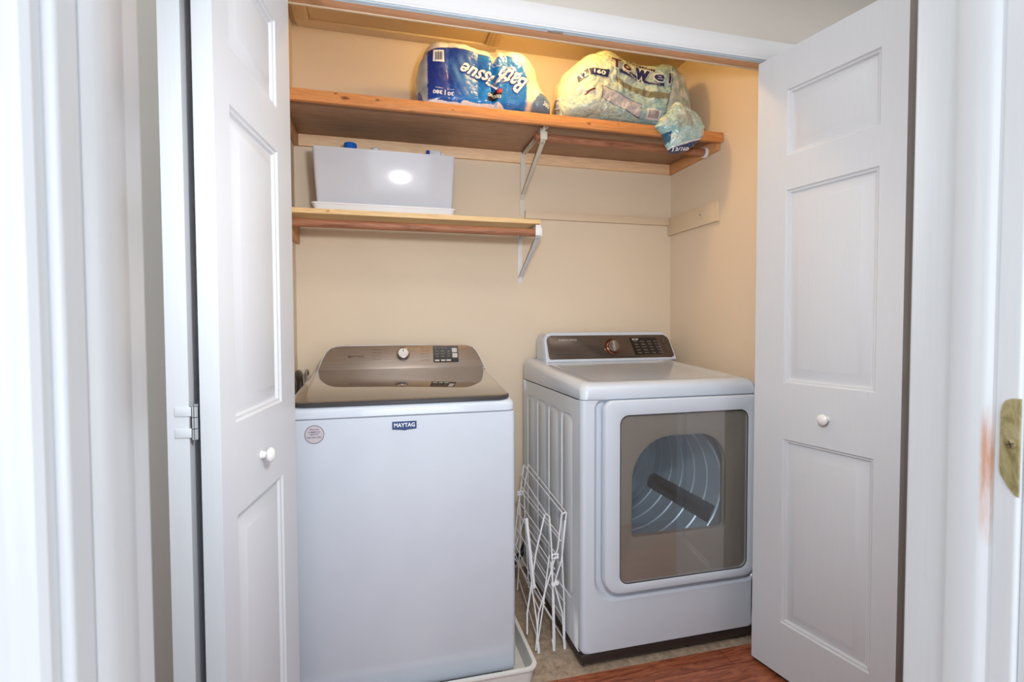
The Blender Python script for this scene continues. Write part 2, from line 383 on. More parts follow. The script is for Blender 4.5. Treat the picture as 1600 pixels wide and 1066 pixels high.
# ------------------------------------------------------------------ the setting
ZC = 2.455       # ceilings
XR = 1.80        # closet right wall
def slab(name, b, mat, label, cat='wall'):
    bm = nb(); box(bm, *b); return solid(name, bm, mat, label, cat, kind='structure')
slab('wall_back', (-0.12, XR+0.12, 0, 0.1, -0.02, ZC), M['beige'], 'beige painted back wall of the laundry closet')
slab('wall_left', (-0.12, 0, -0.795, 0, -0.02, ZC), M['beige'], 'beige left side wall inside the closet')
slab('wall_right', (XR, XR+0.12, -0.795, 0, -0.02, ZC), M['beige'], 'beige right side wall inside the closet')
slab('ceiling', (-0.12, XR+0.12, -0.795, 0.1, ZC, ZC+0.08), M['closet_ceiling'], 'beige closet ceiling glowing orange at the right', 'ceiling')
slab('floor', (-0.12, XR+0.12, -0.788, 0.1, -0.04, 0.0), M['tile'], 'mottled beige stone tile floor inside the closet', 'floor')
slab('floor', (-1.3, 3.1, -5.2, -0.788, -0.04, 0.0), M['hardwood'], 'red-brown wood plank floor of the hall', 'floor')
# closet front wall with its opening (hall face grey)
OL, OR, OT = -0.04, XR, 2.085
bm = nb()
box(bm, -1.3, OL, -0.85, -0.795, 0, ZC); box(bm, OR, 3.1, -0.85, -0.795, 0, ZC); box(bm, OL, OR, -0.85, -0.80, OT, ZC)
solid('wall_front', bm, M['grey'], 'grey hall wall above and beside the closet opening', 'wall', kind='structure')
slab('ceiling', (-1.3, 3.1, -5.2, -0.795, ZC+0.001, ZC+0.08), M['white_ceiling'], 'white ceiling over the hall', 'ceiling')
slab('wall_hall_left', (-1.4, -1.3, -5.2, -0.795, 0, ZC), M['grey'], 'grey end wall at the left of the hall')
slab('wall_hall_right', (3.1, 3.2, -5.2, -0.795, 0, ZC), M['grey'], 'grey end wall at the right of the hall')
# wall with the doorway the camera looks through
JX0, JX1, JY0, JY1, JT = 0.187, 0.90, -2.021, -1.922, 2.04
bm = nb()
box(bm, -1.3, JX0-0.018, JY0, JY1, 0, ZC); box(bm, JX1+0.018, 3.1, JY0, JY1, 0, ZC); box(bm, JX0-0.018, JX1+0.018, JY0, JY1, JT+0.018, ZC)
solid('wall_near', bm, M['grey'], 'grey wall holding the near doorway', 'wall', kind='structure')

# header: rough wood, drywall lip, painted casing, track
bm = nb(); box(bm, OL, OR, -0.8435, -0.8035, 2.0715, 2.0845, 0.001)
solid('trim', bm, M['header_wood'], 'unpainted wooden underside of the closet header', 'header board', kind='structure').name = 'trim_1'
bm = nb(); box(bm, -0.10, OR+0.06, -0.863, -0.8505, 2.077, 2.139, 0.002); box(bm, -0.10, OR+0.06, -0.863, -0.8605, 2.072, 2.080, 0.0008)
for x, z in ((0.25, 2.11), (0.53, 2.108), (1.02, 2.11), (1.35, 2.108)):
    lathe(bm, [(0.002, 0), (0.002, 0.0006)], axis_mat((x, -0.863, z), (0, -1, 0)), 8)
solid('trim_2', bm, M['trimx'], 'flat white casing board across the top of the closet opening', 'door casing', kind='structure')
bm = nb(); box(bm, -0.105, -0.042, -0.863, -0.850, 0, 2.072, 0.002)
solid('trim_3', bm, M['trim'], 'white casing strip seen in the gap between the left bifold leaves', 'door casing', kind='structure')
bm = nb(); box(bm, OR+0.001, OR+0.062, -0.863, -0.850, 0, 2.072, 0.002)
solid('trim_4', bm, M['trim'], 'white casing strip behind the right bifold door', 'door casing', kind='structure')
bm = nb(); box(bm, OL, OR, -0.803, -0.795, 2.0700, OT+0.01, 0.001)
solid('trim_5', bm, M['cleat'], 'thin beige drywall edge along the inside of the header', 'drywall edge', kind='structure')
# track
t = thing('door_track', (0.88, -0.851, 2.066), 'pale metal bifold track under the white header casing', 'door track')
bm = nb(); box(bm, OL+0.005, OR-0.005, -0.8580, -0.8570, 2.0690, 2.0760); box(bm, OL+0.005, OR-0.005, -0.8450, -0.8440, 2.0690, 2.0760); box(bm, OL+0.005, OR-0.005, -0.8580, -0.8440, 2.0755, 2.0765)
box(bm, OL+0.005, OR-0.005, -0.8580, -0.8525, 2.0688, 2.0696); box(bm, OL+0.005, OR-0.005, -0.8500, -0.8440, 2.0688, 2.0696)
part('rail', bm, M['trackmetal'], t)
bm = nb(); box(bm, 0.85, 0.90, -0.8570, -0.8460, 2.0665, 2.0685, 0.001); part('catch', bm, M['zinc'], t, 'small steel catch clipped in the track')
bm = nb(); lathe(bm, [(0.005, 0), (0.005, 0.012), (0.003, 0.013), (0.003, 0.018)], axis_mat((1.625, -0.851, 2.0505), (0, 0, 1)), 12); part('roller_pin', bm, M['zinc'], t)

# attic hatch trim on the closet ceiling
t = thing('trim_6', (0.45, -0.3, ZC-0.012), 'beige framed ceiling hatch at the left of the closet ceiling', 'ceiling hatch', kind='structure')
bm = nb(); box(bm, 0.02, 0.88, -0.055, -0.001, ZC-0.016, ZC-0.001, 0.003); part('frame_board', bm, M['closet_ceiling'], t)
bm = nb(); box(bm, 0.02, 0.075, -0.60, -0.056, ZC-0.016, ZC-0.001, 0.003); part('frame_board', bm, M['closet_ceiling'], t)
bm = nb()
box(bm, 0.822, 0.88, -0.60, -0.056, ZC-0.016, ZC-0.001, 0.003); box(bm, 0.836, 0.846, -0.60, -0.056, ZC-0.020, ZC-0.015, 0.002); box(bm, 0.856, 0.866, -0.60, -0.056, ZC-0.020, ZC-0.015, 0.002)
part('frame_board', bm, M['closet_ceiling'], t)
bm = nb(); box(bm, 0.078, 0.819, -0.60, -0.059, ZC-0.008, ZC-0.001); part('hatch_panel', bm, M['closet_ceiling'], t)

# near doorway jambs
def jamb(name, x, s, label, worn=False):
    """s=+1: face looks to -x (right jamb)"""
    t = thing(name, (x+s*0.009, (JY0+JY1)/2, 0), label, 'door jamb', kind='structure')
    bm = nb(); xa, xb = sorted((x, x+s*0.018)); box(bm, xa, xb, JY0, JY1, 0, JT, 0.003, 3); part('jamb_board', bm, M['jamb'], t)
    return t
jr = jamb('trim_7', JX1, 1, 'white painted jamb at the right edge of the photo with brass plate')
bm = nb()
prof = [(JX1-0.0005, -1.966), (JX1-0.010, -1.967), (JX1-0.0115, -1.970), (JX1-0.0115, -1.993), (JX1-0.009, -1.998), (JX1-0.004, -2.001), (JX1-0.0005, -2.003)]
def ext(bm, prof, z0, z1):
    loft(bm, [[Vector((a, b, z0)) for a, b in prof], [Vector((a, b, z1)) for a, b in prof]])
ext(bm, [(a+0.0045 if a < JX1-0.001 else a, b) for a, b in prof], 0, JT); part('door_stop', bm, M['stop_worn'], jr, 'white door stop with paint rubbed to wood')
jl = jamb('trim_8', JX0, -1, 'white painted jamb filling the left edge of the photo')
bm = nb()
ext(bm, [(JX0+0.0005, -1.957), (JX0+0.004, -1.9575), (JX0+0.0055, -1.960), (JX0+0.006, -1.985), (JX0+0.004, -1.995), (JX0+0.0005, -2.000)][::-1], 0, JT)
part('door_stop', bm, M['jamb'], jl)
def casing(name, x, s, label):
    bm = nb(); y = JY0
    p = [(0, 0), (0, -0.008), (0.003, -0.0115), (0.008, -0.0125), (0.013, -0.0115), (0.016, -0.0125), (0.021, -0.016), (0.045, -0.017), (0.055, -0.016), (0.057, -0.012), (0.057, 0)]
    loft(bm, [[Vector((x+s*a, y+b-0.0005, z)) for a, b in p] for z in (0, JT+0.05)])
    solid(name, bm, M['jamb'], label, 'door casing', kind='structure')
casing('trim_9', JX0-0.006, -1, 'blurred white moulded casing at the far left edge of the photo')
casing('trim_10', JX1+0.006, 1, 'white moulded casing just beyond the right jamb')
bm = nb(); box(bm, JX0, JX1, JY0, JY1, JT, JT+0.018, 0.001); solid('trim_11', bm, M['jamb'], 'white head jamb over the near doorway', 'door jamb', kind='structure')
# strike plate, let into the right jamb
t = thing('strike_plate', (JX1-0.0008, -2.014, 1.024), 'worn brass strike plate screwed to the right white jamb', 'strike plate')
bm = nb()
o2 = [(-2.0222, 1.022), (-2.0190, 1.0235), (-2.0135, 1.030), (-2.0078, 1.040), (-2.0070, 1.046), (-2.0070, 1.096), (-2.0080, 1.103), (-2.0105, 1.1075), (-2.015, 1.110), (-2.0222, 1.1105)]
loft(bm, [[Vector((JX1+0.0006, a, b)) for a, b in o2], [Vector((JX1-0.0006, a, b)) for a, b in o2], [Vector((JX1-0.0013, a*0.96+0.04*-2.016, b*0.97+0.03*1.067)) for a, b in o2]])
part('plate', bm, M['brass'], t, angle=25)
bm = nb(); lathe(bm, [(0.0046, 0), (0.0046, 0.0008), (0.003, 0.0014), (0.0005, 0.0015)], axis_mat((JX1-0.0012, -2.0160, 1.069), (-1, 0, 0)), 20)
sw = part('screw', bm, M['brass'], t)
bm = nb()
for a in (0.4, 0.4+PI/2):
    box(bm, -0.003, 0.003, -0.0005, 0.0005, 0, 0.0004, mat=axis_mat((JX1-0.0027, -2.0160, 1.069), (-1, 0, 0)) @ Matrix.Rotation(a, 4, 'Z'))
part('slot', bm, M['ink_dark'], sw)

# ------------------------------------------------------------------ bifold doors
def leaf_bm(p_far, p_near, side, zb=0.018, zt=2.05, th=0.035, fields=True):
    """front face runs p_far -> p_near; side=+1 when the front looks to the right of that direction"""
    p0 = Vector((p_far[0], p_far[1], 0)); p1 = Vector((p_near[0], p_near[1], 0)); e = (p1-p0); W = e.length; e.normalize()
    n = Vector((e.y, -e.x, 0))*side       # outward
    P = lambda u, z, d: p0+e*u+Vector((0, 0, z))+n*d
    bm = nb(); us = [0, 0.108, W-0.066, W] if fields else [0, W]
    zs = [zb, 0.195, 0.803, 0.987, 1.605, 1.712, 1.922, zt] if fields else [zb, zt]
    cells = {1: 1, 3: 1, 5: 1} if fields else {}
    for i in range(len(us)-1):
        for j in range(len(zs)-1):
            a, b, c, d = us[i], us[i+1], zs[j], zs[j+1]
            rect = lambda k: [(a+k, c+k), (b-k, c+k), (b-k, d-k), (a+k, d-k)]
            if i == 1 and j in cells:
                prof = [(0, 0), (0.004, -0.0045), (0.009, -0.0055), (0.013, -0.0112), (0.016, -0.0118), (0.019, -0.0115), (0.046, -0.0016), (0.048, -0.0012)]
                loft(bm, [[P(u, z, dd) for u, z in rect(k)] for k, dd in prof], False, True)
            else:
                bm.faces.new([bm.verts.new(P(u, z, 0)) for u, z in rect(0)])
    # back and edges
    bk = [(0, zb), (W, zb), (W, zt), (0, zt)]
    bm.faces.new([bm.verts.new(P(u, z, -th)) for u, z in bk])
    for (ua, za), (ub, zb_) in zip(bk, bk[1:]+bk[:1]):
        f = bm.faces.new([bm.verts.new(P(ua, za, 0)), bm.verts.new(P(ub, zb_, 0)), bm.verts.new(P(ub, zb_, -th)), bm.verts.new(P(ua, za, -th))]); f.material_index = 1
    return bm, P, n
def knob_bm(o, n):
    bm = nb(); lathe(bm, [(0.010, 0), (0.0085, 0.003), (0.0075, 0.008), (0.009, 0.013), (0.0150, 0.0155), (0.0165, 0.019), (0.0155, 0.023), (0.011, 0.0265), (0.005, 0.028), (0.0008, 0.0283)], axis_mat(o, n), 28); return bm
def hinge(bm, c, half, z0, z1, ex):
    for k in range(3):
        a = z0+(z1-z0)*k/3; b = z0+(z1-z0)*(k+1)/3-0.0015
        lathe(bm, [(0.0048, 0), (0.0048, b-a)], axis_mat((c[0], c[1], a), (0, 0, 1)), 14)
        s = -1 if k != 1 else 1
        pass
    lathe(bm, [(0.0058, 0), (0.0058, 0.002), (0.004, 0.003)], axis_mat((c[0], c[1], z1), (0, 0, 1)), 14)
d1 = thing('door_1', (0.03, -1.09, 0), 'white molded bifold door folded open at the left of the closet', 'bifold door', kind='structure')
bm, P, n = leaf_bm((0.122, -0.868), (0.064, -1.314), -1); lf = part('leaf', bm, [M['door'], M['door_edge']], d1, 'leaf with three raised panels and a round knob', angle=20)
part('knob', knob_bm(P(0.252, 0.889, 0), n), M['knob'], lf)
bm, P, n = leaf_bm((-0.034, -0.868), (-0.0225, -1.314), 1); part('leaf', bm, [M['door'], M['door_edge']], d1, 'plain edge-on leaf beside the grey wall', angle=20)
for z in (0.25, 1.002, 1.80):
    bm = nb(); hinge(bm, (0.0218, -1.312), 0.030, z-0.031, z+0.031, 1); hg = part('hinge', bm, M['zinc'], d1, 'bare metal knuckle')
    bm = nb(); box(bm, -0.010, 0.0165, -1.3151, -1.3142, z+0.012, z+0.029, 0.0003); box(bm, -0.010, 0.0165, -1.3151, -1.3142, z-0.027, z-0.010, 0.0003); part('hinge_leaf', bm, M['door_edge'], hg, 'painted-over hinge leaves')
d2 = thing('door_2', (1.68, -1.08, 0), 'white molded bifold door folded open at the right of the closet', 'bifold door', kind='structure')
bm, P, n = leaf_bm((1.592, -0.868), (1.674, -1.312), 1); lf = part('leaf', bm, [M['door'], M['brown_edge']], d2, 'leaf with three raised panels and a round knob', angle=20)
part('knob', knob_bm(P(0.252, 0.891, 0), n), M['knob'], lf)
bm, P, n = leaf_bm((1.775, -0.872), (1.752, -1.318), -1); part('leaf', bm, [M['door'], M['door_edge']], d2, 'rear leaf folded behind the front one', angle=20)
for z in (0.25, 1.002, 1.80):
    bm = nb(); hinge(bm, (1.728, -1.318), 0.020, z-0.031, z+0.031, 1); part('hinge', bm, M['zinc'], d2)

# ------------------------------------------------------------------ shelves
zs = 2.006
t = thing('closet_shelf', (0.9, -0.2, zs-0.04), 'long wooden upper shelf with orange pine edge and dark underside', 'shelf')
bm = nb(); box(bm, 0.002, 1.797, -0.395, -0.001, zs-0.019, zs, 0.0008); part('board', bm, M['dark_board'], t, 'dark brown board')
bm = nb(); box(bm, 0.002, 1.797, -0.4155, -0.3955, zs-0.040, zs+0.0005, 0.0015); part('front_edge', bm, M['pine_orange'], t, 'orange knotty pine edging')
bm = nb(); box(bm, 0.02, 1.780, -0.019, -0.001, 1.9385, zs-0.0195, 0.0008); part('ledger', bm, M['pine_led'], t)
bm = nb(); box(bm, 1.781, 1.799, -0.392, -0.001, 1.9385, zs-0.0195, 0.0008)
for y in (-0.34, -0.05): lathe(bm, [(0.0028, 0), (0.0028, 0.0006)], axis_mat((1.781, y, 1.966), (-1, 0, 0)), 8)
part('ledger', bm, M['pine_orange_y'], t)
bm = nb(); box(bm, 0.001, 0.019, -0.392, -0.001, 1.9385, zs-0.0195, 0.0008); part('ledger', bm, M['pine_orange_y'], t)
def socket(name_parent, x, y, z, s):
    bm = nb(); lathe(bm, [(0.024, 0), (0.024, 0.006), (0.021, 0.012), (0.0175, 0.012), (0.0172, 0.004)], axis_mat((x, y, z), (s, 0, 0)), 24); return bm
t = thing('closet_rod', (1.36, -0.313, 1.93), 'brown wooden hanging rod under the upper shelf', 'closet rod')
bm = nb(); tube(bm, [(0.975, -0.313, 1.9515), (1.774, -0.313, 1.9515)], 0.0165, 20); part('rod', bm, M['rod'], t)
part('socket', socket(t, 1.7805, -0.313, 1.9515, -1), M['bracket_white'], t, 'white rod socket on the right wall')
zq = 1.619
t = thing('closet_shelf', (0.5, -0.15, zq-0.02), 'short pale pine lower shelf holding the white tub', 'shelf')
bm = nb(); box(bm, 0.002, 1.006, -0.29, -0.001, zq-0.019, zq, 0.001); part('board', bm, M['pine_light'], t)
bm = nb(); box(bm, 0.001, 0.018, -0.27, -0.001, zq-0.095, zq-0.0195, 0.0008); part('cleat', bm, M['pine_orange_y'], t)
t = thing('closet_rod', (0.5, -0.272, 1.55), 'brown wooden hanging rod under the short lower shelf', 'closet rod')
bm = nb(); tube(bm, [(0.020, -0.272, 1.5665), (1.006, -0.272, 1.5665)], 0.0165, 20); part('rod', bm, M['rod'], t)
def bracket(x, ztop, yend, zbot, rodz, rody, mat, label, off=0.0):
    t = thing('shelf_bracket', (x, -0.01, zbot), label, 'shelf bracket')
    bm = nb(); box(bm, x-0.011, x+0.011, -0.004-off, -0.001-off, zbot+(0.085 if off else 0), ztop, 0.0006)
    if off: bm.free(); bm = nb(); pr = [(-0.001, zbot), (-0.001, zbot+0.072), (-0.001-off, zbot+0.088), (-0.001-off, ztop), (-0.004-off, ztop), (-0.004-off, zbot+0.088), (-0.004, zbot+0.072), (-0.004, zbot)]; loft(bm, [[Vector((xx, a, b)) for a, b in pr] for xx in (x-0.011, x+0.011)])
    for z in (zbot+0.012, zbot+0.055): lathe(bm, [(0.0035, 0), (0.0030, 0.0015)], axis_mat((x, -0.004, z), (0, -1, 0)), 10)
    part('wall_plate', bm, mat, t)
    def chan(bm, a, b, w):
        a = Vector(a); b = Vector(b); d = (b-a); L = d.length; m = frame(a, d, (1, 0, 0))
        box(bm, 0, L, -w/2, w/2, -0.001, 0.001, mat=m); box(bm, 0, L, -w/2, -w/2+0.002, -0.011, 0.001, mat=m); box(bm, 0, L, w/2-0.002, w/2, -0.011, 0.001, mat=m)
    bm = nb(); chan(bm, (x, -0.016-off, ztop-0.004), (x, yend, ztop-0.004), 0.018); part('arm', bm, mat, t)
    bm = nb(); chan(bm, (x, -0.006-off, zbot+(0.095 if off else 0.03)), (x, rody-0.014, rodz-0.012), 0.018); part('brace', bm, mat, t)
    bm = nb()
    pts = [(rody+0.034, ztop-0.006), (rody-0.020, ztop-0.006)] + [(rody+0.0215*math.cos(a), rodz+0.0215*math.sin(a)) for a in [PI*(0.82+0.1*k) for k in range(10)]]
    tw = 0.011
    for (a, b), (c, d) in zip(pts, pts[1:]):
        v = [Vector((x-tw, a, b)), Vector((x+tw, a, b)), Vector((x+tw, c, d)), Vector((x-tw, c, d))]
        cen = Vector((x, rody, rodz))
        q = [p+((p-Vector((p.x, cen.y, cen.z))).normalized()*0.003) for p in v]
        loft(bm, [v, q])
    box(bm, x-0.015, x+0.015, rody-0.031, rody-0.024, rodz-0.018, rodz+0.016, 0.003)
    part('rod_hook', bm, mat, t); return t
bracket(1.004, zs-0.020, -0.372, 1.695, 1.9515, -0.313, M['bracket_cream'], 'cream metal shelf bracket under the long upper shelf', 0.019)
bracket(0.995, zq-0.020, -0.285, 1.375, 1.5665, -0.272, M['bracket_white'], 'white metal shelf bracket at the end of the short lower shelf')
# painted cleats left from an older shelf
bm = nb(); box(bm, 1.018, 1.780, -0.019, -0.0005, 1.680, 1.7165, 0.001); solid('wall_batten', bm, M['cleat'], 'thin beige painted batten along the back wall right of the lower shelf', 'batten')
t = thing('wall_batten', (1.79, -0.2, 1.63), 'beige painted board with round rod socket on the right wall', 'batten')
bm = nb(); box(bm, 1.781, 1.7995, -0.395, -0.0005, 1.630, 1.7175, 0.001); part('board', bm, M['cleat'], t)
bm = nb(); lathe(bm, [(0.0205, 0), (0.0205, 0.004), (0.0175, 0.0055), (0.0165, 0.002), (0.0008, 0.002)], axis_mat((1.7808, -0.279, 1.679), (-1, 0, 0)), 24); so = part('socket', bm, M['cleat'], t, 'painted round rod socket')
bm = nb(); lathe(bm, [(0.0035, 0), (0.003, 0.0012)], axis_mat((1.7786, -0.279, 1.679), (-1, 0, 0)), 10); part('screw', bm, M['ink_brown'], so)

# ------------------------------------------------------------------ tub on its tray, with bottles
def rect_loop(x0, x1, y0, y1, z, r, n=4): return [Vector((a, b, z)) for a, b in rr(x0, x1, y0, y1, r, n)]
t = thing('storage_tub', (0.375, -0.14, 1.626), 'glossy white plastic tub standing on the lower shelf', 'tub')
bm = nb(); L = []
zb, ztp = 1.628, 1.872
for z, o, r in ((zb, 0.004, 0.012), (zb+0.004, 0, 0.014), (ztp-0.004, -0.014, 0.016), (ztp, -0.015, 0.015)): L.append(rect_loop(0.113+o, 0.642-o, -0.224+o*0.7, -0.055-o*0.7, z, r))
for z, o, r in ((ztp, -0.012, 0.013), (ztp-0.006, -0.011, 0.013), (zb+0.006, 0.004, 0.011)): L.append(rect_loop(0.113+o, 0.642-o, -0.224+o*0.7, -0.055-o*0.7, z, r))
loft(bm, L); part('body', bm, M['tub'], t)
bm = nb(); loft(bm, [rect_loop(0.106, 0.645, -0.238, -0.048, 1.6205, 0.02), rect_loop(0.097, 0.652, -0.246, -0.041, 1.648, 0.02), rect_loop(0.094, 0.655, -0.249, -0.038, 1.648, 0.02), rect_loop(0.094, 0.655, -0.249, -0.038, 1.654, 0.02), rect_loop(0.100, 0.650, -0.243, -0.043, 1.654, 0.02), rect_loop(0.110, 0.642, -0.234, -0.052, 1.6235, 0.02)])
solid('tray', bm, M['white_plastic'], 'shallow white tray under the white tub on the lower shelf', 'tray')
t = thing('detergent_bottle', (0.235, -0.14, 1.6345), 'bottle with a round blue cap showing above the tub', 'bottle')
bm = nb(); lathe(bm, [(0.034, 0), (0.036, 0.01), (0.036, 0.17), (0.022, 0.20), (0.018, 0.215), (0.018, 0.242)], axis_mat((0.237, -0.14, 1.6345), (0, 0, 1)), 28); part('bottle_body', bm, M['detergent'], t)
bm = nb(); lathe(bm, [(0.0265, 0), (0.027, 0.003), (0.026, 0.038), (0.024, 0.045), (0.018, 0.048), (0.001, 0.049)], axis_mat((0.237, -0.14, 1.8745), (0, 0, 1)), 28); part('cap', bm, M['bluecap'], t, 'blue screw cap')
t = thing('cleaner_bottle', (0.335, -0.14, 1.6345), 'white-capped bottle in the middle of the tub', 'bottle')
bm = nb(); lathe(bm, [(0.034, 0), (0.036, 0.01), (0.036, 0.17), (0.030, 0.205), (0.025, 0.236), (0.022, 0.2475)], axis_mat((0.337, -0.14, 1.6345), (0, 0, 1)), 28); part('bottle_body', bm, M['bottle'], t)
bm = nb(); lathe(bm, [(0.0185, 0), (0.0195, 0.002), (0.0185, 0.024), (0.015, 0.028), (0.001, 0.0285)], axis_mat((0.337, -0.14, 1.882), (0, 0, 1)), 24); part('cap', bm, M['bottle'], t, 'grey-white screw cap')
t = thing('spray_bottle', (0.585, -0.14, 1.6345), 'spray bottle with white and blue trigger in the tub', 'bottle')
bm = nb(); lathe(bm, [(0.030, 0), (0.032, 0.01), (0.032, 0.13), (0.016, 0.185), (0.013, 0.2), (0.013, 0.225)], axis_mat((0.590, -0.14, 1.6345), (0, 0, 1)), 28); part('bottle_body', bm, M['bottle'], t)
bm = nb(); lathe(bm, [(0.0145, 0), (0.0145, 0.022), (0.009, 0.026)], axis_mat((0.590, -0.14, 1.859), (0, 0, 1)), 18)
m = frame((0.590, -0.14, 1.898), (1, -0.25, -0.12), (0.25, 1, 0)); box(bm, -0.032, 0.014, -0.0085, 0.0085, 0.0, 0.022, 0.004, mat=m); box(bm, 0.014, 0.030, -0.006, 0.006, 0.004, 0.016, 0.003, mat=m)
part('spray_head', bm, M['bottle'], t)
bm = nb(); box(bm, -0.047, -0.033, -0.0095, 0.0095, -0.004, 0.018, 0.003, mat=m); tube(bm, [m @ Vector(p) for p in ((-0.026, 0, 0.0), (-0.030, 0, -0.018), (-0.026, 0, -0.034))], 0.0035, 8)
part('trigger', bm, M['ink_blue'], t, 'blue nozzle and trigger')

# ------------------------------------------------------------------ washing machine
X0, X1, YF, YB = 0.069, 0.768, -0.763, -0.06
t = thing('drip_pan', (0.42, -0.42, 0), 'white plastic drip pan under the top-load washer', 'drip pan')
bm = nb()
loft(bm, [rect_loop(0.012, 0.822, -0.786, -0.004, 0.001, 0.03), rect_loop(0.006, 0.830, -0.794, -0.003, 0.056, 0.03), rect_loop(0.004, 0.836, -0.803, -0.002, 0.056, 0.035), rect_loop(0.004, 0.836, -0.803, -0.002, 0.062, 0.035), rect_loop(0.012, 0.824, -0.789, -0.008, 0.062, 0.03), rect_loop(0.020, 0.814, -0.779, -0.014, 0.006, 0.026)])
part('basin', bm, M['pan'], t)
W = thing('washing_machine', (0.42, -0.42, 0.006), 'white top-load washer with taupe glass lid standing in the drip pan', 'washing machine')
bm = nb()
loft(bm, [rect_loop(X0+0.004, X1-0.004, YF+0.004, YB, 0.044, 0.012), rect_loop(X0, X1, YF, YB, 0.052, 0.014), rect_loop(X0, X1, YF, YB, 0.896, 0.014), rect_loop(X0+0.003, X1-0.003, YF+0.003, YB, 0.8985, 0.014)])
part('cabinet', bm, M['white_enamel'], W)
for x, y in ((0.12, -0.70), (0.72, -0.70), (0.12, -0.12), (0.72, -0.12)):
    bm = nb(); lathe(bm, [(0.018, 0), (0.018, 0.012), (0.008, 0.014), (0.008, 0.040)], axis_mat((x, y, 0.0065), (0, 0, 1)), 14); part('foot', bm, M['black'], W, 'black levelling foot')
def sl(y): return 0.9385 + max(0, (y+0.76))*(0.052/0.535)   # top slopes up to the console
bm = nb()
def top_loop(ins, dz, r=0.03, z=None):
    l = rr(X0-0.001+ins, X1+0.001-ins, YF-0.002+ins, YB, (r, r, 0.01, 0.01), 6)
    return [Vector((a, b, (z if z is not None else sl(min(b, -0.22))+dz))) for a, b in l]
loft(bm, [top_loop(0.002, 0, z=0.9005), top_loop(0, 0, z=0.903), top_loop(0, -0.018), top_loop(0.004, -0.010), top_loop(0.012, -0.006), top_loop(0.02, -0.005)])
part('worktop', bm, M['white_enamel'], W)
# lid: taupe glass with dark front edge
def lid_loop(ins, dz, r=0.045):
    l = rr(0.085+ins, 0.757-ins, -0.760+ins, -0.236, (r, r, 0.004, 0.004), 8)
    out = []
    for a, b in l:
        k = (b+0.76)/0.524
        a2 = a + (0.020*k if a < 0.42 else 0.006*k)
        out.append(Vector((a2, b, sl(b)+dz)))
    return out
bm = nb(); loft(bm, [lid_loop(0.004, -0.0045), lid_loop(0.0, -0.001), lid_loop(0.0, 0.006), lid_loop(0.003, 0.009)]); lid = part('lid', bm, M['liddark'], W, 'dark rimmed lid')
bm = nb(); loft(bm, [lid_loop(0.004, 0.0092, 0.042), lid_loop(0.004, 0.0105, 0.042), lid_loop(0.007, 0.0115, 0.040)]); part('lid_glass', bm, M['lidglass'], lid, 'glossy taupe glass panel')
# console
CO = Vector((0.108, -0.236, sl(-0.236)+0.006)); cex = Vector((1, 0, 0)); cey = (Vector((0, -0.196, 1.092))-Vector((0, CO.y, CO.z))).normalized(); CH = (Vector((0, -0.196, 1.092))-Vector((0, CO.y, CO.z))).length
CM = frame(CO, cex, cey)    # local z points to the viewer (-y side)
CWd = 0.664
left = [(0, 0), (0.012, 0.35), (0.022, 0.58), (0.032, 0.76), (0.046, 0.90), (0.066, 0.975), (0.092, 1.0)]
def con_outline(d):
    l = [(a, b*CH) for a, b in left] + [(CWd-a, b*CH) for a, b in reversed(left)]
    l = l[::-1]
    return inset(l, d)
def lift(m, l, w): return [m @ Vector((a, b, w)) for a, b in l]
def to_back(m, l, w, yb):
    out = []
    for a, b in l:
        p = m @ Vector((a, b, w)); out.append(Vector((p.x, yb, p.z-(0.004))))
    return out
bm = nb(); ol = con_outline(-0.004)
loft(bm, [to_back(CM, ol, 0, -0.07), lift(CM, ol, -0.012), lift(CM, con_outline(-0.003), 0.0), lift(CM, con_outline(-0.0005), 0.002)])
con = part('control_console', bm, M['white_enamel'], W)
bm = nb(); loft(bm, [lift(CM, con_outline(0.001), 0.0022), lift(CM, con_outline(0.001), 0.0036), lift(CM, con_outline(0.002), 0.0042)]); part('console_face', bm, M['steel'], con, 'brushed steel face')
def on(m, u, v, w=0): return m @ Matrix.Translation((u, v, w))
ku, kv = 0.437-0.108, 0.064
bm = nb(); lathe(bm, [(0.026, 0.0043), (0.027, 0.008), (0.0245, 0.010), (0.0235, 0.026), (0.022, 0.029), (0.0205, 0.0295), (0.0195, 0.0265), (0.001, 0.0265)], on(CM, ku, kv), 40); kn = part('knob', bm, M['chrome'], con, 'chrome cycle knob')
bm = nb(); box(bm, -0.0012, 0.0012, 0.004, 0.018, 0.0267, 0.0275, mat=on(CM, ku, kv)); part('knob_pointer', bm, M['ink_dark'], con)
bm = nb(); loft(bm, [lift(on(CM, 0.612-0.108, 0.062), rr(-0.0525, 0.0525, -0.036, 0.036, 0.005), w) for w in (0.0044, 0.0056)]); dp = part('display', bm, M['lcd'], con, 'black touch panel')
bm = nb()
for a, b, c, d in ((0.026, 0.047, 0.007, 0.026), (0.027, 0.048, -0.016, 0.003)): loft(bm, [lift(on(CM, 0.612-0.108, 0.062), rr(a, b, c, d, 0.002), w) for w in (0.0057, 0.0063)])
for a, b in ((-0.047, -0.028), (-0.021, -0.004), (0.001, 0.020)): loft(bm, [lift(on(CM, 0.612-0.108, 0.062), rr(a, b, -0.031, -0.024, 0.001), w) for w in (0.0057, 0.0061)])
part('display_keys', bm, M['keygrey'], con)
bm = nb()
for k, s_ in enumerate(('Soil', 'Temp', 'Spin', 'Rinse')): text_bm(bm, s_, 0.009, 0.0035, on(CM, 0.612-0.108-0.042+k*0.014, 0.062+0.028, 0.0058))
for k in range(6): text_bm(bm, ('Heavy', 'Normal', 'Light', 'Hot', 'Warm', 'Cold')[k], 0.012, 0.0036, on(CM, 0.612-0.108-0.036+(k//3)*0.022, 0.062+0.014-(k % 3)*0.012, 0.0058))
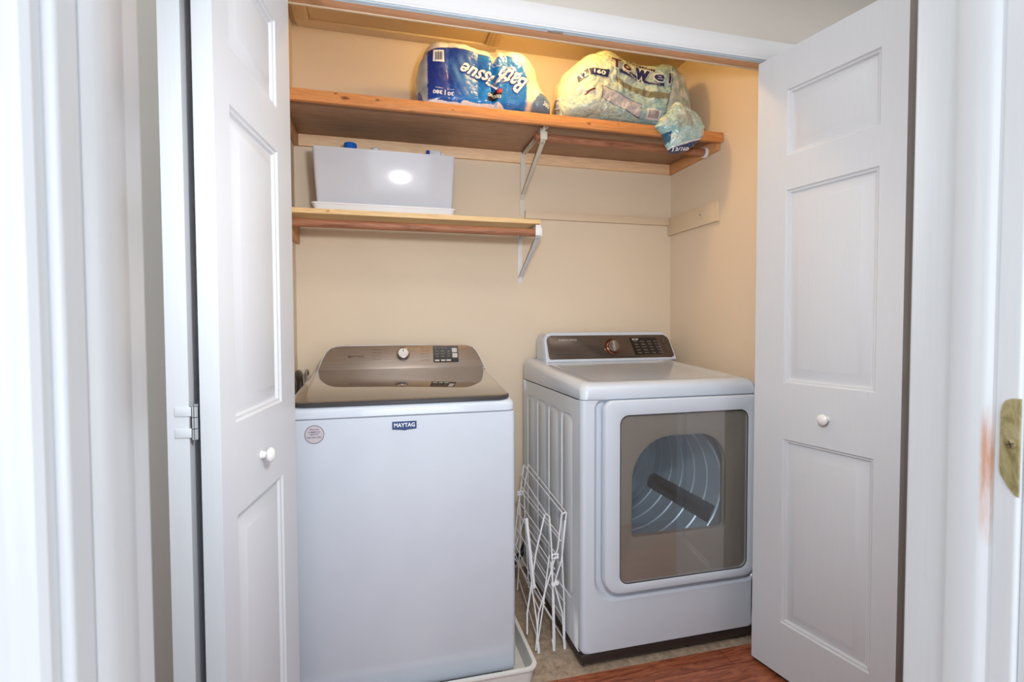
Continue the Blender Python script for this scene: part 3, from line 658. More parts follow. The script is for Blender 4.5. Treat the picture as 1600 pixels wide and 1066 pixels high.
for k in range(3): text_bm(bm, ('High', 'Med', 'Low')[k], 0.009, 0.0034, on(CM, 0.612-0.108+0.012, 0.062+0.012-(k % 3)*0.010, 0.0058))
part('display_lettering', bm, M['ink_grey'], con)
bm = nb(); text_bm(bm, 'MAYTAG', 0.060, 0.010, on(CM, 0.251-0.108, 0.058, 0.0045), bold=0.01); part('brand_lettering', bm, M['ink_dark'], con); bm = nb()
for k, s_ in enumerate(('PowerWash', 'Delicates', 'Bulky', 'Drain & Spin')): text_bm(bm, s_, 0.034, 0.0042, on(CM, 0.224, 0.087-k*0.014, 0.0045))
part('cycle_lettering', bm, M['ink_dark'], con); bm = nb()
for k, s_ in enumerate(('Normal', 'Quick Wash', 'Whites', 'Rinse & Spin', 'Clean Washer')): text_bm(bm, s_, 0.036, 0.0042, on(CM, 0.418, 0.090-k*0.013, 0.0045))
part('cycle_lettering', bm, M['ink_dark'], con)
# badge, sticker
FM = frame((0, YF, 0), (1, 0, 0), (0, 0, 1))   # front plane, local z -> -y
bm = nb(); bp = [(0.380, 0.859), (0.405, 0.857), (0.4165, 0.8545), (0.428, 0.857), (0.453, 0.859), (0.453, 0.8825), (0.380, 0.8825)]
loft(bm, [lift(FM, bp, w) for w in (0.0003, 0.002)] + [lift(FM, inset(bp, 0.0008), 0.0026)]); bg = part('badge', bm, M['badge'], W, 'navy nameplate on the front')
bm = nb(); text_bm(bm, 'MAYTAG', 0.062, 0.0125, on(FM, 0.4165, 0.8715, 0.0028), bold=0.012); part('badge_lettering', bm, M['ink_white'], bg)
bm = nb(); lathe(bm, [(0.0275, 0.0002), (0.0275, 0.0006), (0.0262, 0.0007), (0.0255, 0.0005)], on(FM, 0.157, 0.856), 40); st = part('sticker', bm, M['sticker_rim'], W, 'round silver service sticker')
bm = nb(); lathe(bm, [(0.0258, 0.0006), (0.0255, 0.0009)], on(FM, 0.157, 0.856), 40); part('sticker_face', bm, M['sticker'], st)
bm = nb()
for k, (s_, w_) in enumerate((('Maytag', 0.024), ('COMMERCIAL', 0.034), ('SERVICE', 0.023), ('800-308-3383', 0.039))):
    text_bm(bm, s_, w_, 0.0042, on(FM, 0.157, 0.856+(0.015, 0.0075, 0.0005, -0.0085)[k], 0.0011), bold=0.012)
part('sticker_lettering', bm, M['ink_navy'], st)
# hoses and cord left of the washer
bm = nb(); tube(bm, smooth_path([(0.018, -0.035, 0.90), (0.020, -0.12, 0.975), (0.036, -0.20, 0.985), (0.048, -0.27, 0.955), (0.050, -0.29, 0.88), (0.045, -0.25, 0.75)]), 0.012, 14)
solid('drain_hose', bm, M['hoseblack'], 'black rubber hose looping behind the washer lid', 'hose')
bm = nb(); tube(bm, smooth_path([(0.046, -0.030, 0.97), (0.052, -0.10, 0.990), (0.057, -0.17, 0.985), (0.0615, -0.215, 0.955), (0.0615, -0.23, 0.90), (0.058, -0.21, 0.80)]), 0.0055, 12)
solid('supply_hose', bm, M['hosesteel'], 'braided steel hose beside the black one behind the washer', 'hose')

# ------------------------------------------------------------------ dryer
DX0, DX1, DF, DB = 0.994, 1.684, -0.775, -0.06
D = thing('dryer', (1.34, -0.42, 0), 'white front-load dryer with smoked glass door window', 'dryer')
bm = nb()
box(bm, DX0+0.003, DX1-0.002, -0.764, DB-0.02, 0.016, 0.051, 0.006); part('base', bm, M['basedark'], D, 'black recessed base')
for x, y in ((DX0+0.06, -0.70), (DX1-0.06, -0.70), (DX0+0.06, -0.14), (DX1-0.06, -0.14)):
    bm = nb(); lathe(bm, [(0.020, 0.0005), (0.020, 0.010), (0.010, 0.012), (0.010, 0.018)], axis_mat((x, y, 0), (0, 0, 1)), 14); part('foot', bm, M['black'], D, 'black levelling foot')
# cabinet shell (left, right, back, bottom) with pressed ribs on the left side
bm = nb()
def side_panel(x, s):
    # s=-1 left side, pressed outlines
    ys = [DF+0.030, -0.693, -0.575, -0.545, -0.425, -0.395, -0.275, -0.245, -0.125, DB]
    zs_ = [0.052, 0.20, 0.862, 0.921]
    for i in range(len(ys)-1):
        for j in range(3):
            a, b = ys[i], ys[i+1]; c, d = zs_[j], zs_[j+1]
            if j == 1 and i in (1, 3, 5, 7):
                def lp(k, dd): return [Vector((x+s*dd, p, q)) for p, q in rr(min(a, b)+k, max(a, b)-k, c+k, d-k, 0.028, 4)]
                outer = [Vector((x, p, q)) for p, q in ((a, c), (b, c), (b, d), (a, d))]
                l0 = lp(0.0005, 0); l1 = lp(0.004, -0.004); l2 = lp(0.012, -0.0042); l3 = lp(0.016, -0.0015)
                rows = loft(bm, [l0, l1, l2, l3], False, True)
                # corner fill between rectangle and rounded outline
                o = [bm.verts.new(p) for p in outer]; n4 = len(l0)//4
                for ci in range(4):
                    seg = rows[0][ci*n4:(ci+1)*n4]
                    # nearest rectangle corner
                    cor = min(o, key=lambda v: sum((v.co-q.co).length for q in seg))
                    for p, q in zip(seg, seg[1:]):
                        bm.faces.new((cor, p, q))
                    nxt = rows[0][((ci+1)*n4) % len(l0)]; seg2 = rows[0][((ci+1) % 4)*n4:((ci+1) % 4+1)*n4] or rows[0][:n4]
                    cor2 = min(o, key=lambda v: sum((v.co-q.co).length for q in seg2))
                    if cor2 is not cor: bm.faces.new((cor, seg[-1], nxt, cor2))
            else:
                bm.faces.new([bm.verts.new(Vector((x, p, q))) for p, q in ((a, c), (b, c), (b, d), (a, d))])
side_panel(DX0, -1); side_panel(DX1, 1)
for f in ([(DX0, DB, 0.052), (DX1, DB, 0.052), (DX1, DB, 0.921), (DX0, DB, 0.921)], [(DX0, DF+0.03, 0.052), (DX1, DF+0.03, 0.052), (DX1, DB, 0.052), (DX0, DB, 0.052)]):
    bm.faces.new([bm.verts.new(Vector(p)) for p in f])
part('cabinet', bm, M['white_side'], D)
# front panel: wraps the corners, holds a pocket for the door
bm = nb()
po = rr(1.043, DX1-0.004, 0.232, 0.930, (0.075, 0.02, 0.012, 0.035), 8)
out0 = rr(DX0, DX1, 0.052, 0.923, 0.0005, 8)
def front_outline(d, y): return [Vector((a, y, b)) for a, b in rr(DX0+d, DX1-d, 0.052+d*0.6, 0.923, (0.02, 0.02, 0.0005, 0.0005), 8)]
po = rr(1.043, 1.6835, 0.232, 0.9225, (0.075, 0.04, 0.012, 0.030), 8)
loft(bm, [front_outline(0, DF+0.030), front_outline(0, DF+0.018), front_outline(0.003, DF+0.007), front_outline(0.010, DF+0.001), front_outline(0.018, DF),
          xz(inset(po, -0.004), DF), xz(po, DF+0.003), xz(inset(po, 0.006), DF+0.014), xz(inset(po, 0.012), DF+0.019),
          xz(rr(1.173, 1.560, 0.436, 0.792, (0.012, 0.012, 0.10, 0.15), 8), DF+0.020)], False, False)
part('front_panel', bm, M['white_enamel'], D)
bm = nb(); loft(bm, [xz(rr(1.172, 1.561, 0.435, 0.793, (0.012, 0.012, 0.10, 0.15), 8), DF+0.0205), xz(rr(1.180, 1.566, 0.425, 0.785, (0.02, 0.02, 0.10, 0.15), 8), DF+0.05), xz(rr(1.12, 1.59, 0.36, 0.80, 0.2, 8), -0.702)], False, False); part('opening_rim', bm, M['throat'], D, 'grey rim of the drum opening')
# door
dr = rr(1.069, 1.676, 0.258, 0.921, (0.062, 0.062, 0.022, 0.034), 8); wn = rr(1.126, 1.628, 0.293, 0.869, 0.030, 8)
bm = nb(); loft(bm, [xz(inset(dr, 0.004), DF+0.015), xz(dr, DF+0.008), xz(dr, DF-0.012), xz(inset(dr, 0.004), DF-0.018), xz(inset(dr, 0.010), DF-0.020), xz(inset(wn, -0.006), DF-0.020), xz(wn, DF-0.0175), xz(wn, DF+0.004)], False, False)
dd = part('door', bm, M['white_enamel'], D)
bm = nb(); loft(bm, [xz(inset(wn, 0.0006), DF-0.012), xz(inset(wn, 0.0006), DF-0.0150), xz(inset(wn, 0.0016), DF-0.0160)]); part('window_glass', bm, M['glass'], dd, 'smoked glass pane')
bm = nb(); op = rr(1.176, 1.548, 0.444, 0.789, (0.012, 0.012, 0.11, 0.15), 8)
loft(bm, [xz(inset(wn, 0.0003), DF-0.0115), xz(inset(wn, 0.003), DF-0.009), xz(inset(op, -0.014), DF-0.009), xz(op, DF-0.004), xz(op, DF+0.019)], False, False); part('inner_frame', bm, M['doorinner'], dd, 'grey-brown inner frame around the opening')
bm = nb(); loft(bm, [xz(inset(wn, -0.0012), DF-0.0176), xz(inset(wn, -0.0012), DF-0.0184), xz(inset(wn, 0.0012), DF-0.0184), xz(inset(wn, 0.0012), DF-0.0160)], False, False); part('gasket', bm, M['black'], dd, 'thin black gasket line')
# drum
DC = Vector((1.352, 0, 0.565)); R_ = 0.262
bm = nb(); prof = [(0.262, -0.700)]
y = -0.690
while y < -0.20:
    prof += [(R_, y), (R_, y+0.020), (R_-0.004, y+0.024), (R_-0.004, y+0.030), (R_, y+0.034)]; y += 0.085
prof += [(R_, -0.185), (R_-0.02, -0.165), (0.20, -0.158), (0.195, -0.150), (0.12, -0.150), (0.11, -0.156), (0.06, -0.156), (0.055, -0.150), (0.001, -0.150)]
rows = [[Vector((DC.x+r*math.cos(2*PI*k/72), yy, DC.z+r*math.sin(2*PI*k/72))) for k in range(72)] for r, yy in prof]
loft(bm, rows, False, True); dm = part('drum', bm, M['drum'], D, 'ridged steel drum seen through the glass')
for a in (-0.50, 2.3):
    bm = nb(); c = Vector((math.cos(a), 0, math.sin(a))); s_ = Vector((-math.sin(a), 0, math.cos(a)))
    Ls = []
    for y_, h in ((-0.66, 0.040), (-0.60, 0.050), (-0.26, 0.050), (-0.235, 0.035), (-0.20, 0.018)):
        o = Vector((DC.x, y_, DC.z))
        Ls.append([o+c*(R_-0.002)+s_*0.036, o+c*(R_-h*0.6)+s_*0.024, o+c*(R_-h)+s_*0.010, o+c*(R_-h)-s_*0.010, o+c*(R_-h*0.6)-s_*0.024, o+c*(R_-0.002)-s_*0.036])
    loft(bm, Ls); part('baffle', bm, M['baffle'], dm, 'dark plastic drum baffle')
# top cover
bm = nb()
def dtop(y): return 0.9765 + (y-DF)*(0.034/0.56)
def cov(ins, z=None, dz=0, r=0.03, yb=None):
    l = rr(DX0-0.001+ins, DX1+0.001-ins, DF-0.004+ins, DB, (r, r, 0.01, 0.01), 6)
    return [Vector((a, b, z if z is not None else dtop(b)+dz)) for a, b in l]
loft(bm, [cov(0.001, 0.9245, r=0.022), cov(0, 0.926, r=0.022), cov(0, dz=-0.026), cov(0.003, dz=-0.016), cov(0.010, dz=-0.007), cov(0.022, dz=-0.001), cov(0.036, dz=0.0005), cov(0.060, dz=-0.0005), cov(0.072, dz=-0.0035), cov(0.085, dz=-0.004)])
part('top_cover', bm, M['white_enamel'], D)
# control console of the dryer
GO = Vector((1.055, -0.205, 1.006)); GT = Vector((0, -0.165, 1.142)); gy = (GT-Vector((0, GO.y, GO.z))); GH = gy.length; GM = frame(GO, (1, 0, 0), gy)
def gout(d):
    b0 = [(0.004, 0), (0.650, 0.0), (0.655, 0.006), (0.654, 0.020), (0.636, 0.098), (0.628, 0.116), (0.614, 0.129), (0.594, GH), (0.036, GH), (0.018, GH-0.004), (0.006, 0.122), (0.001, 0.108), (0.0, 0.02)]
    return inset(b0, d)
bm = nb()
g0 = gout(0); back = [Vector(((GM @ Vector((a, b, 0))).x, -0.065, (GM @ Vector((a, b, 0))).z-0.002)) for a, b in gout(0.002)]
loft(bm, [back, lift(GM, g0, -0.03), lift(GM, g0, -0.004), lift(GM, gout(0.003), 0.002), lift(GM, gout(0.007), 0.004), lift(GM, gout(0.0095), 0.0035)]); gc = part('control_console', bm, M['white_enamel'], D)
def gin():
    b0 = [(0.026, 0.014), (0.628, 0.014), (0.641, 0.020), (0.642, 0.030), (0.627, 0.095), (0.619, 0.112), (0.600, 0.124), (0.036, 0.124), (0.020, 0.118), (0.0135, 0.105), (0.0165, 0.026), (0.018, 0.018)]
    return b0
bm = nb(); loft(bm, [lift(GM, gin(), 0.0037), lift(GM, gin(), 0.0048), lift(GM, inset(gin(), 0.0015), 0.0054)]); part('console_face', bm, M['steeldark'], gc, 'dark brushed face')
gx, gz = 1.383-1.055, 0.068
bm = nb(); lathe(bm, [(0.038, 0.0055), (0.038, 0.009), (0.034, 0.018), (0.027, 0.011)], on(GM, gx, gz), 44); dl = part('dial', bm, M['rosegold'], gc, 'chrome cycle dial with rosy ring')
bm = nb(); lathe(bm, [(0.026, 0.0105), (0.0255, 0.028), (0.023, 0.031), (0.001, 0.031)], on(GM, gx, gz), 40); box(bm, -0.006, 0.006, -0.022, 0.022, 0.031, 0.040, 0.003, mat=on(GM, gx, gz) @ Matrix.Rotation(0.25, 4, 'Z')); part('dial_grip', bm, M['chrome'], gc)
dq = [(1.475-1.055, 0.110), (1.497-1.055, 0.026), (1.636-1.055, 0.030), (1.612-1.055, 0.111)]
bm = nb(); loft(bm, [lift(GM, dq[::1], w) for w in (0.0055, 0.0062)]); ds = part('display', bm, M['lcd'], gc, 'black display panel')
bm = nb()
for r in range(5):
    for c in range(4):
        text_bm(bm, random.choice(('Dry', 'Time', 'Temp', 'Damp', 'Normal', 'High', 'Low', 'More')), 0.018+0.004*(c % 2), 0.0042, on(GM, 0.447+0.006*r*0.8+c*0.036, 0.092-r*0.0135, 0.0064))
text_bm(bm, '88:88', 0.032, 0.009, on(GM, 0.449, 0.1025, 0.0064), bold=0.03)
part('display_lettering', bm, M['ink_grey'], gc)
bm = nb(); text_bm(bm, 'SAMSUNG', 0.086, 0.009, on(GM, 0.113, 0.103, 0.0055), bold=0.005)
part('brand_lettering', bm, M['ink_grey'], gc)
bm = nb(); text_bm(bm, 'Multi Steam  MOISTURE SENSOR', 0.100, 0.0055, on(GM, 0.107, 0.034, 0.0055), bold=0.01); part('feature_lettering', bm, M['ink_dark'], gc); bm = nb(); b3 = nb()
for k in range(6): text_bm(bm, ('Normal', 'Heavy Duty', 'Bedding', 'Perm Press', 'Delicates', 'Time Dry')[k], 0.036, 0.0045, on(GM, 0.258-(0.004 if k in (0, 5) else 0), 0.108-k*0.0145, 0.0055)); text_bm(b3, ('Refresh', 'Wrinkle', 'Quick Dry', 'Air Fluff', 'Active', 'Super')[k], 0.030, 0.0045, on(GM, 0.394, 0.108-k*0.0145, 0.0055))
part('cycle_lettering', bm, M['ink_dark'], gc); part('cycle_lettering', b3, M['ink_dark'], gc)
for k, (u, v) in enumerate(((0.598, 0.096), (0.611, 0.056))):
    bm = nb(); rr_ = [(a, b) for a, b in rr(-0.012, 0.012, -0.016, 0.016, 0.008)]
    mm = on(GM, u, v) @ Matrix.Shear('XZ', 4, (0.0, 0.0)); loft(bm, [lift(mm, rr_, 0.0055), lift(mm, rr_, 0.0075), lift(mm, inset(rr_, 0.002), 0.0085)]); part('push_button', bm, M['steeldark'], gc)

# black exhaust duct end and cord on the wall behind the rack
bm = nb(); tube(bm, smooth_path([(1.022, -0.022, 0.50), (1.024, -0.022, 0.36), (1.026, -0.022, 0.20), (1.000, -0.03, 0.10), (0.93, -0.045, 0.03)]), 0.014, 12)
solid('power_cord', bm, M['black'], 'thick black cord hanging on the wall behind the drying rack', 'power cord')

# ------------------------------------------------------------------ folded wire drying rack between the machines
K = thing('drying_rack', (0.92, -0.42, 0), 'folded white wire drying rack standing between washer and dryer', 'drying rack')
def wire(pts, r=0.0026, seg=7): 
    bm = nb(); tube(bm, pts, r, seg); return bm
def wires(list_, r=0.0026):
    bm = nb()
    for p in list_: tube(bm, p, r, 7)
    return bm
yn, yf = -0.640, -0.215
def N(x, z, y=yn): return (x, y, z)
# near side frame wires (x, z)
nf = [
    [N(0.987, 0.500), N(0.972, 0.495), N(0.958, 0.375), N(0.885, 0.145), N(0.874, 0.010)],
    [N(0.990, 0.497), N(0.972, 0.330), N(0.944, 0.245), N(0.975, 0.130), N(0.982, 0.006)],
    [N(0.984, 0.470), N(0.974, 0.350), N(0.981, 0.180), N(0.9845, 0.006)],
    [N(0.908, 0.500), N(0.876, 0.370), N(0.842, 0.150), N(0.842, 0.075)],
    [N(0.912, 0.503), N(0.926, 0.490), N(0.936, 0.340), N(0.940, 0.012)],
    [N(0.925, 0.350), N(0.902, 0.170), N(0.880, 0.030)],
    [N(0.930, 0.325), N(0.942, 0.200), N(0.946, 0.010)],
    [N(0.846, 0.395), N(0.862, 0.225), N(0.878, 0.115), N(0.884, 0.006)],
]
for p in nf[:2] + nf[3:5]: part('frame_wire', wire([Vector(q) for q in p], 0.0030), M['wire'], K)
part('frame_wire', wires([[Vector(q) for q in p] for p in (nf[2], nf[5], nf[6], nf[7])], 0.0026), M['wire'], K)
part('handle_bar', wire(smooth_path([N(0.838, 0.495, -0.648), N(0.848, 0.40, -0.650), N(0.866, 0.245, -0.650)]), 0.0052, 10), M['wire'], K, 'thick plastic-coated bar')
# far side frame
ff = [
    [(0.951, yf, 0.560), (0.938, yf, 0.470), (0.924, yf, 0.370), (0.880, yf, 0.020)],
    [(0.972, yf, 0.560), (0.950, yf, 0.450), (0.960, yf, 0.250), (0.972, yf, 0.008)],
    [(0.930, yf, 0.445), (0.935, yf, 0.250), (0.920, yf, 0.006)],
    [(0.955, yf, 0.330), (0.905, yf, 0.180), (0.860, yf, 0.030)],
]
for p in ff: part('frame_wire', wire([Vector(q) for q in p], 0.0028), M['wire'], K)
# rungs front to back
rung = []
for (x, z), (x2, z2) in [((0.990, 0.498), (0.972, 0.562)), ((0.976, 0.497), (0.952, 0.560)), ((0.912, 0.503), (0.938, 0.520)), ((0.962, 0.420), (0.938, 0.468)), ((0.966, 0.400), (0.934, 0.448)),
                         ((0.958, 0.340), (0.928, 0.400)), ((0.944, 0.300), (0.924, 0.350)), ((0.975, 0.300), (0.952, 0.330)), ((0.974, 0.230), (0.960, 0.260)), ((0.940, 0.215), (0.915, 0.285)),
                         ((0.982, 0.170), (0.962, 0.210)), ((0.906, 0.180), (0.900, 0.230)), ((0.978, 0.110), (0.966, 0.130)), ((0.940, 0.110), (0.890, 0.180)), ((0.885, 0.160), (0.905, 0.180)), ((0.878, 0.060), (0.925, 0.060)), ((0.982, 0.030), (0.970, 0.040))]:
    rung.append([(x, yn-0.006, z), (x2, yf+0.004, z2)])
for p in rung: part('rung', wire([Vector(q) for q in p], 0.0021, 6), M['wire'], K)
for (x, z, y) in ((0.942, 0.349, yn-0.006), (0.933, 0.438, yf)):
    bm = nb(); bpts = [Vector((x+0.011*math.cos(a), y-0.004, z+0.008*math.sin(a))) for a in [2*PI*k/14 for k in range(15)]]; tube(bm, bpts, 0.0028, 7); box(bm, x-0.014, x-0.008, y-0.008, y, z-0.010, z+0.010, 0.002); box(bm, x+0.008, x+0.014, y-0.008, y, z-0.010, z+0.010, 0.002); part('pivot_clip', bm, M['wire'], K)
for (x, z, y) in ((0.937, 0.246, yn-0.010), (0.950, 0.250, yn-0.010)):
    bm = nb(); lathe(bm, [(0.008, 0), (0.0085, 0.004), (0.007, 0.009), (0.001, 0.010)], axis_mat((x, y+0.006, z), (0, -1, 0)), 16); part('pivot_button', bm, M['wire'], K)
for (x, y) in ((0.884, yn-0.002), (0.942, yn-0.002), (0.9835, yn-0.002)):
    bm = nb(); tube(bm, [(x-0.004, y, 0.040), (x-0.001, y, 0.020), (x, y, 0.001)], 0.0055, 10); part('foot_cap', bm, M['wire'], K)

# ------------------------------------------------------------------ wrapped paper packs on the upper shelf
def at(px, py, y):
    """the point of the vertical plane at depth y that the photograph shows at (px, py)"""
    d = FWD + RGT*((px-800)/792.71) + UPV*((533-py)/792.71)
    p = CAM_LOC + d*((y-CAM_LOC.y)/d.y); return p
def poly_R(poly, c, a):
    d = (math.cos(a), math.sin(a)); best = None
    for (x1, z1), (x2, z2) in zip(poly, poly[1:]+poly[:1]):
        ex, ez = x2-x1, z2-z1; den = d[0]*ez-d[1]*ex
        if abs(den) < 1e-12: continue
        t = ((x1-c[0])*ez-(z1-c[1])*ex)/den; s = ((x1-c[0])*d[1]-(z1-c[1])*d[0])/den
        if t > 0 and -1e-9 <= s <= 1+1e-9: best = t if best is None else max(best, t)
    return best or 0.01
def cr(a, b, t): t = max(0, min(1, t)); return tuple(a[i]+(b[i]-a[i])*t for i in range(3))
def pillow(poly, c, yc, tf, tb, zmin, disp, paint, nA=260, nR=70, pw=4.0):
    bm = nb(); col = {}
    Rs = [poly_R(poly, c, 2*PI*k/nA) for k in range(nA)]
    for _ in range(2): Rs = [(Rs[k-1]+2*Rs[k]+Rs[(k+1) % nA])/4 for k in range(nA)]
    def ring(r, s):
        g = (1-min(1, r)**pw)**(1/2.2)
        out = []
        for k in range(nA):
            a = 2*PI*k/nA; x = c[0]+r*Rs[k]*math.cos(a); z = c[1]+r*Rs[k]*math.sin(a)
            y = yc - tf*g if s > 0 else yc + tb*g
            v = Vector((x, y, z))
            if disp:
                dv = disp(v, s, r); v += dv
            v.z = max(v.z, zmin)
            out.append(v)
        return out
    rows = [ring(math.sin(0.5*PI*i/nR) if i < nR else 1.0, 1) for i in range(1, nR+1)] + [ring(math.sin(0.5*PI*i/nR), -1) for i in range(nR-1, 0, -3)]
    loft(bm, rows, True, True)
    bmesh.ops.recalc_face_normals(bm, faces=bm.faces[:])
    return bm
def painted_part(name, bm, parent, paint, label=None):
    """stores the printed artwork of the film as a colour attribute"""
    root = root_loc(parent)
    me = finish(bm, name, M['film'], True, 75)
    ca = me.color_attributes.new('print', 'FLOAT_COLOR', 'POINT')
    for v in me.vertices:
        c_ = paint(v.co); ca.data[v.index].color = (*srgb(*c_)[:3], 1)
    bv = BVHTree.FromPolygons([v.co.copy() for v in me.vertices], [tuple(p.vertices) for p in me.polygons])
    me.transform(Matrix.Translation(-root))
    o = bpy.data.objects.new(name, me); C.objects.link(o); o.parent = parent
    if label: o['label'] = label
    return o, bv
def drape(bm, bv, off=0.0012, y0=-0.9):
    last = -0.4
    for v in bm.verts:
        h = bv.ray_cast(Vector((v.co.x, y0, v.co.z)), Vector((0, 1, 0)))
        if h[0] is not None and h[0].y < -0.2:
            ys = [h[0].y]
            for dx, dz in ((0.006, 0), (-0.006, 0), (0, 0.006), (0, -0.006)):
                q = bv.ray_cast(Vector((v.co.x+dx, y0, v.co.z+dz)), Vector((0, 1, 0)))[0]
                if q is not None: ys.append(max(q.y, h[0].y-0.012))
            v.co.y = (sum(ys)/len(ys)+min(ys))/2-off; last = v.co.y
        else: v.co.y = last
    return bm
def flat_text(s, px, py, w, h, ang, y, bv, off=0.0012, flip=False, **k):
    p = at(px, py, y); bm = nb(); m = frame((p.x, y, p.z), (math.cos(ang), 0, math.sin(ang)), (-math.sin(ang), 0, math.cos(ang)))
    text_bm(bm, s, w, h, m, sub=2, flip=flip, **k); return drape(bm, bv, off)
def flat_quad(pts, y, bv, off=0.001, cuts=6):
    bm = nb(); P_ = [at(a, b, y) for a, b in pts]
    if len(P_) == 4:
        vs = [[bm.verts.new(P_[0].lerp(P_[1], i/cuts).lerp(P_[3].lerp(P_[2], i/cuts), j/cuts)) for i in range(cuts+1)] for j in range(cuts+1)]
        for i in range(cuts):
            for j in range(cuts): bm.faces.new((vs[j][i], vs[j][i+1], vs[j+1][i+1], vs[j+1][i]))
    return drape(bm, bv, off)
# bath tissue pack
YT = -0.345
T = thing('bath_tissue_pack', (0.76, -0.22, zs), 'blue and clear wrapped bath tissue bundle lying upside down on the upper shelf', 'bath tissue pack')
pp = [(651, 160), (650, 120), (655, 96), (666, 75), (674, 69), (700, 71), (735, 78), (760, 86), (771, 91), (778, 86), (800, 85), (818, 89), (829, 99), (837, 112), (841, 132), (850, 152), (861, 166), (861, 185), (850, 186), (652, 178)]
poly = [(at(a, b, -0.285).x, at(a, b, -0.285).z) for a, b in pp]
xc = at(771, 120, YT).x
def disp_t(v, s, r):
    if s < 0: return Vector((0, 0, 0))
    d = -0.010*noise.noise(v*9)-0.005*abs(noise.noise(v*26))
    d += 0.030*math.exp(-((v.x-xc)/0.010)**2)*min(1, (1-r)*6+0.3)        # tight crease between the two halves
    for k in (0.13, ): d += 0.0
    d += -0.010*abs(math.sin((v.x-0.50)*PI/0.115))*(1 if r < 0.95 else 0.3)
    return Vector((0.002*noise.noise(v*40), d, 0.002*noise.noise(v*33+Vector((3, 1, 2)))))
def to_px(co):
    d = co-CAM_LOC; wz = d.dot(FWD); return 800+792.71*d.dot(RGT)/wz, 533-792.71*d.dot(UPV)/wz
def fpos(co, y):   # artwork coordinates of the front plane: x metres right, z metres up
    return co.x, co.z
A_ = lambda px, py: at(px, py, YT)
def lerp_line(x, pts):
    for (a, b), (c_, d) in zip(pts, pts[1:]):
        if a <= x <= c_: return b+(d-b)*(x-a)/(c_-a)
    return pts[0][1] if x < pts[0][0] else pts[-1][1]
lab_top = [(A_(a, b).x, A_(a, b).z) for a, b in ((668, 78), (700, 77), (740, 84), (765, 93), (770, 100), (776, 93), (790, 89), (804, 94), (815, 106), (822, 126))]
lab_bot = [(A_(a, b).x, A_(a, b).z) for a, b in ((668, 156), (712, 161), (718, 163), (724, 159), (765, 164), (775, 160), (790, 170), (815, 176), (822, 176))]
lx0, lx1 = A_(668, 110).x, A_(822, 140).x
def paint_t(co):
    x, z = co.x, co.z; n_ = noise.noise(Vector((x*14, z*14, 0)))
    clear = cr((212, 204, 196), (236, 222, 204), 0.5+n_)
    if x < lx0:
        # left end: clear film, grey-blue folds
        c_ = cr((150, 160, 172), (206, 204, 200), 0.5+1.2*noise.noise(Vector((x*40, z*18, 3))))
        if z < A_(655, 136).z and abs(x-A_(655, 150).x-0.25*(A_(655, 150).z-z)) < 0.014: c_ = (20, 66, 160)
        return c_
    if x > lx1:
        p = A_(845, 165); q = A_(848, 146)
        if x > A_(830, 170).x+max(0, (z-p.z))*0.75 and z < q.z: return (96, 124, 156)
        return cr((232, 214, 186), (244, 232, 212), 0.5+1.3*n_)
    zt_ = lerp_line(x, lab_top); zb_ = lerp_line(x, lab_bot)
    if z > zt_+0.004: return cr((226, 216, 200), (240, 234, 224), 0.5+n_)
    if z > zt_: return (30, 50, 120)
    if z < zb_: return (232, 232, 238)
    k = (x-lx0)/(lx1-lx0)
    deep = (12, 52, 146); mid = (22, 92, 190); az = (24, 140, 224)
    c_ = cr(deep, az, (k*1.9-0.25)+(A_(740, 120).z-z)*2.2+0.3*n_)
    # feather shapes, light blue
    f = A_(722, 110); dx = (x-f.x)/0.055; dz = (z-f.z)/0.062; e = dx*dx+dz*dz
    if e < 1: c_ = cr(c_, (150, 186, 226), 0.62*(1-e)**0.6*(0.6+0.4*math.sin(dx*9+dz*4)))
    f = A_(700, 104); dx = (x-f.x)/0.028; dz = (z-f.z)/0.035; e = dx*dx+dz*dz
    if e < 1: c_ = cr(c_, (60, 120, 200), 0.5*(1-e))
    if k > 0.70: c_ = cr(c_, (16, 104, 196), 0.55)
    return c_
bm = pillow(poly, (A_(755, 128).x, A_(755, 128).z), YT+0.10, 0.105, 0.12, zs+0.0006, disp_t, None, 300, 80, 7.0)
tw, bvt = painted_part('wrapper', bm, T, paint_t, 'blue printed plastic wrapper')
def lettering(specs, parent, bv, name, y, mat, join=False):
    bm = nb()
    for s, px, py, w, h, ang, kw in specs:
        b2 = flat_text(s, px, py, w, h, ang, y, bv, **kw)
        if join: me = bpy.data.meshes.new('t'); b2.to_mesh(me); b2.free(); bm.from_mesh(me); bpy.data.meshes.remove(me)
        else: o = part(name, b2, mat, parent, smooth=False)
    return part(name, bm, mat, parent, smooth=False) if join else o
script = [('Tissue', 750, 121, 0.165, 0.056, -0.25, dict(flip=True, shear=0.5)), ('Bath', 799, 128, 0.118, 0.074, -0.42, dict(flip=True, shear=0.45))]
sp = []
lettering([(s, a, b, w_+0.006, h_+0.006, g, dict(k, bold=0.07, off=0.0016)) for s, a, b, w_, h_, g, k in script], T, bvt, 'script_outline', YT, M['ink_blue'])
lettering([(s, a, b, w_, h_, g, dict(k, bold=0.022, off=0.0032)) for s, a, b, w_, h_, g, k in script], T, bvt, 'script_lettering', YT, M['ink_white'])
lettering([('30 | 380', 692, 147, 0.080, 0.019, -0.05, dict(flip=True, bold=0.03, off=0.002)), ('ROLLS      SHEETS', 694, 141.5, 0.070, 0.004, -0.06, dict(flip=True, off=0.002)),
           ('soft & strong', 782, 106, 0.105, 0.010, -0.05, dict(flip=True, shear=0.2, off=0.002)), ('380', 854, 164, 0.030, 0.018, -0.35, dict(flip=False, off=0.002, bold=0.02))], T, bvt, 'small_lettering', YT, M['ink_white'])
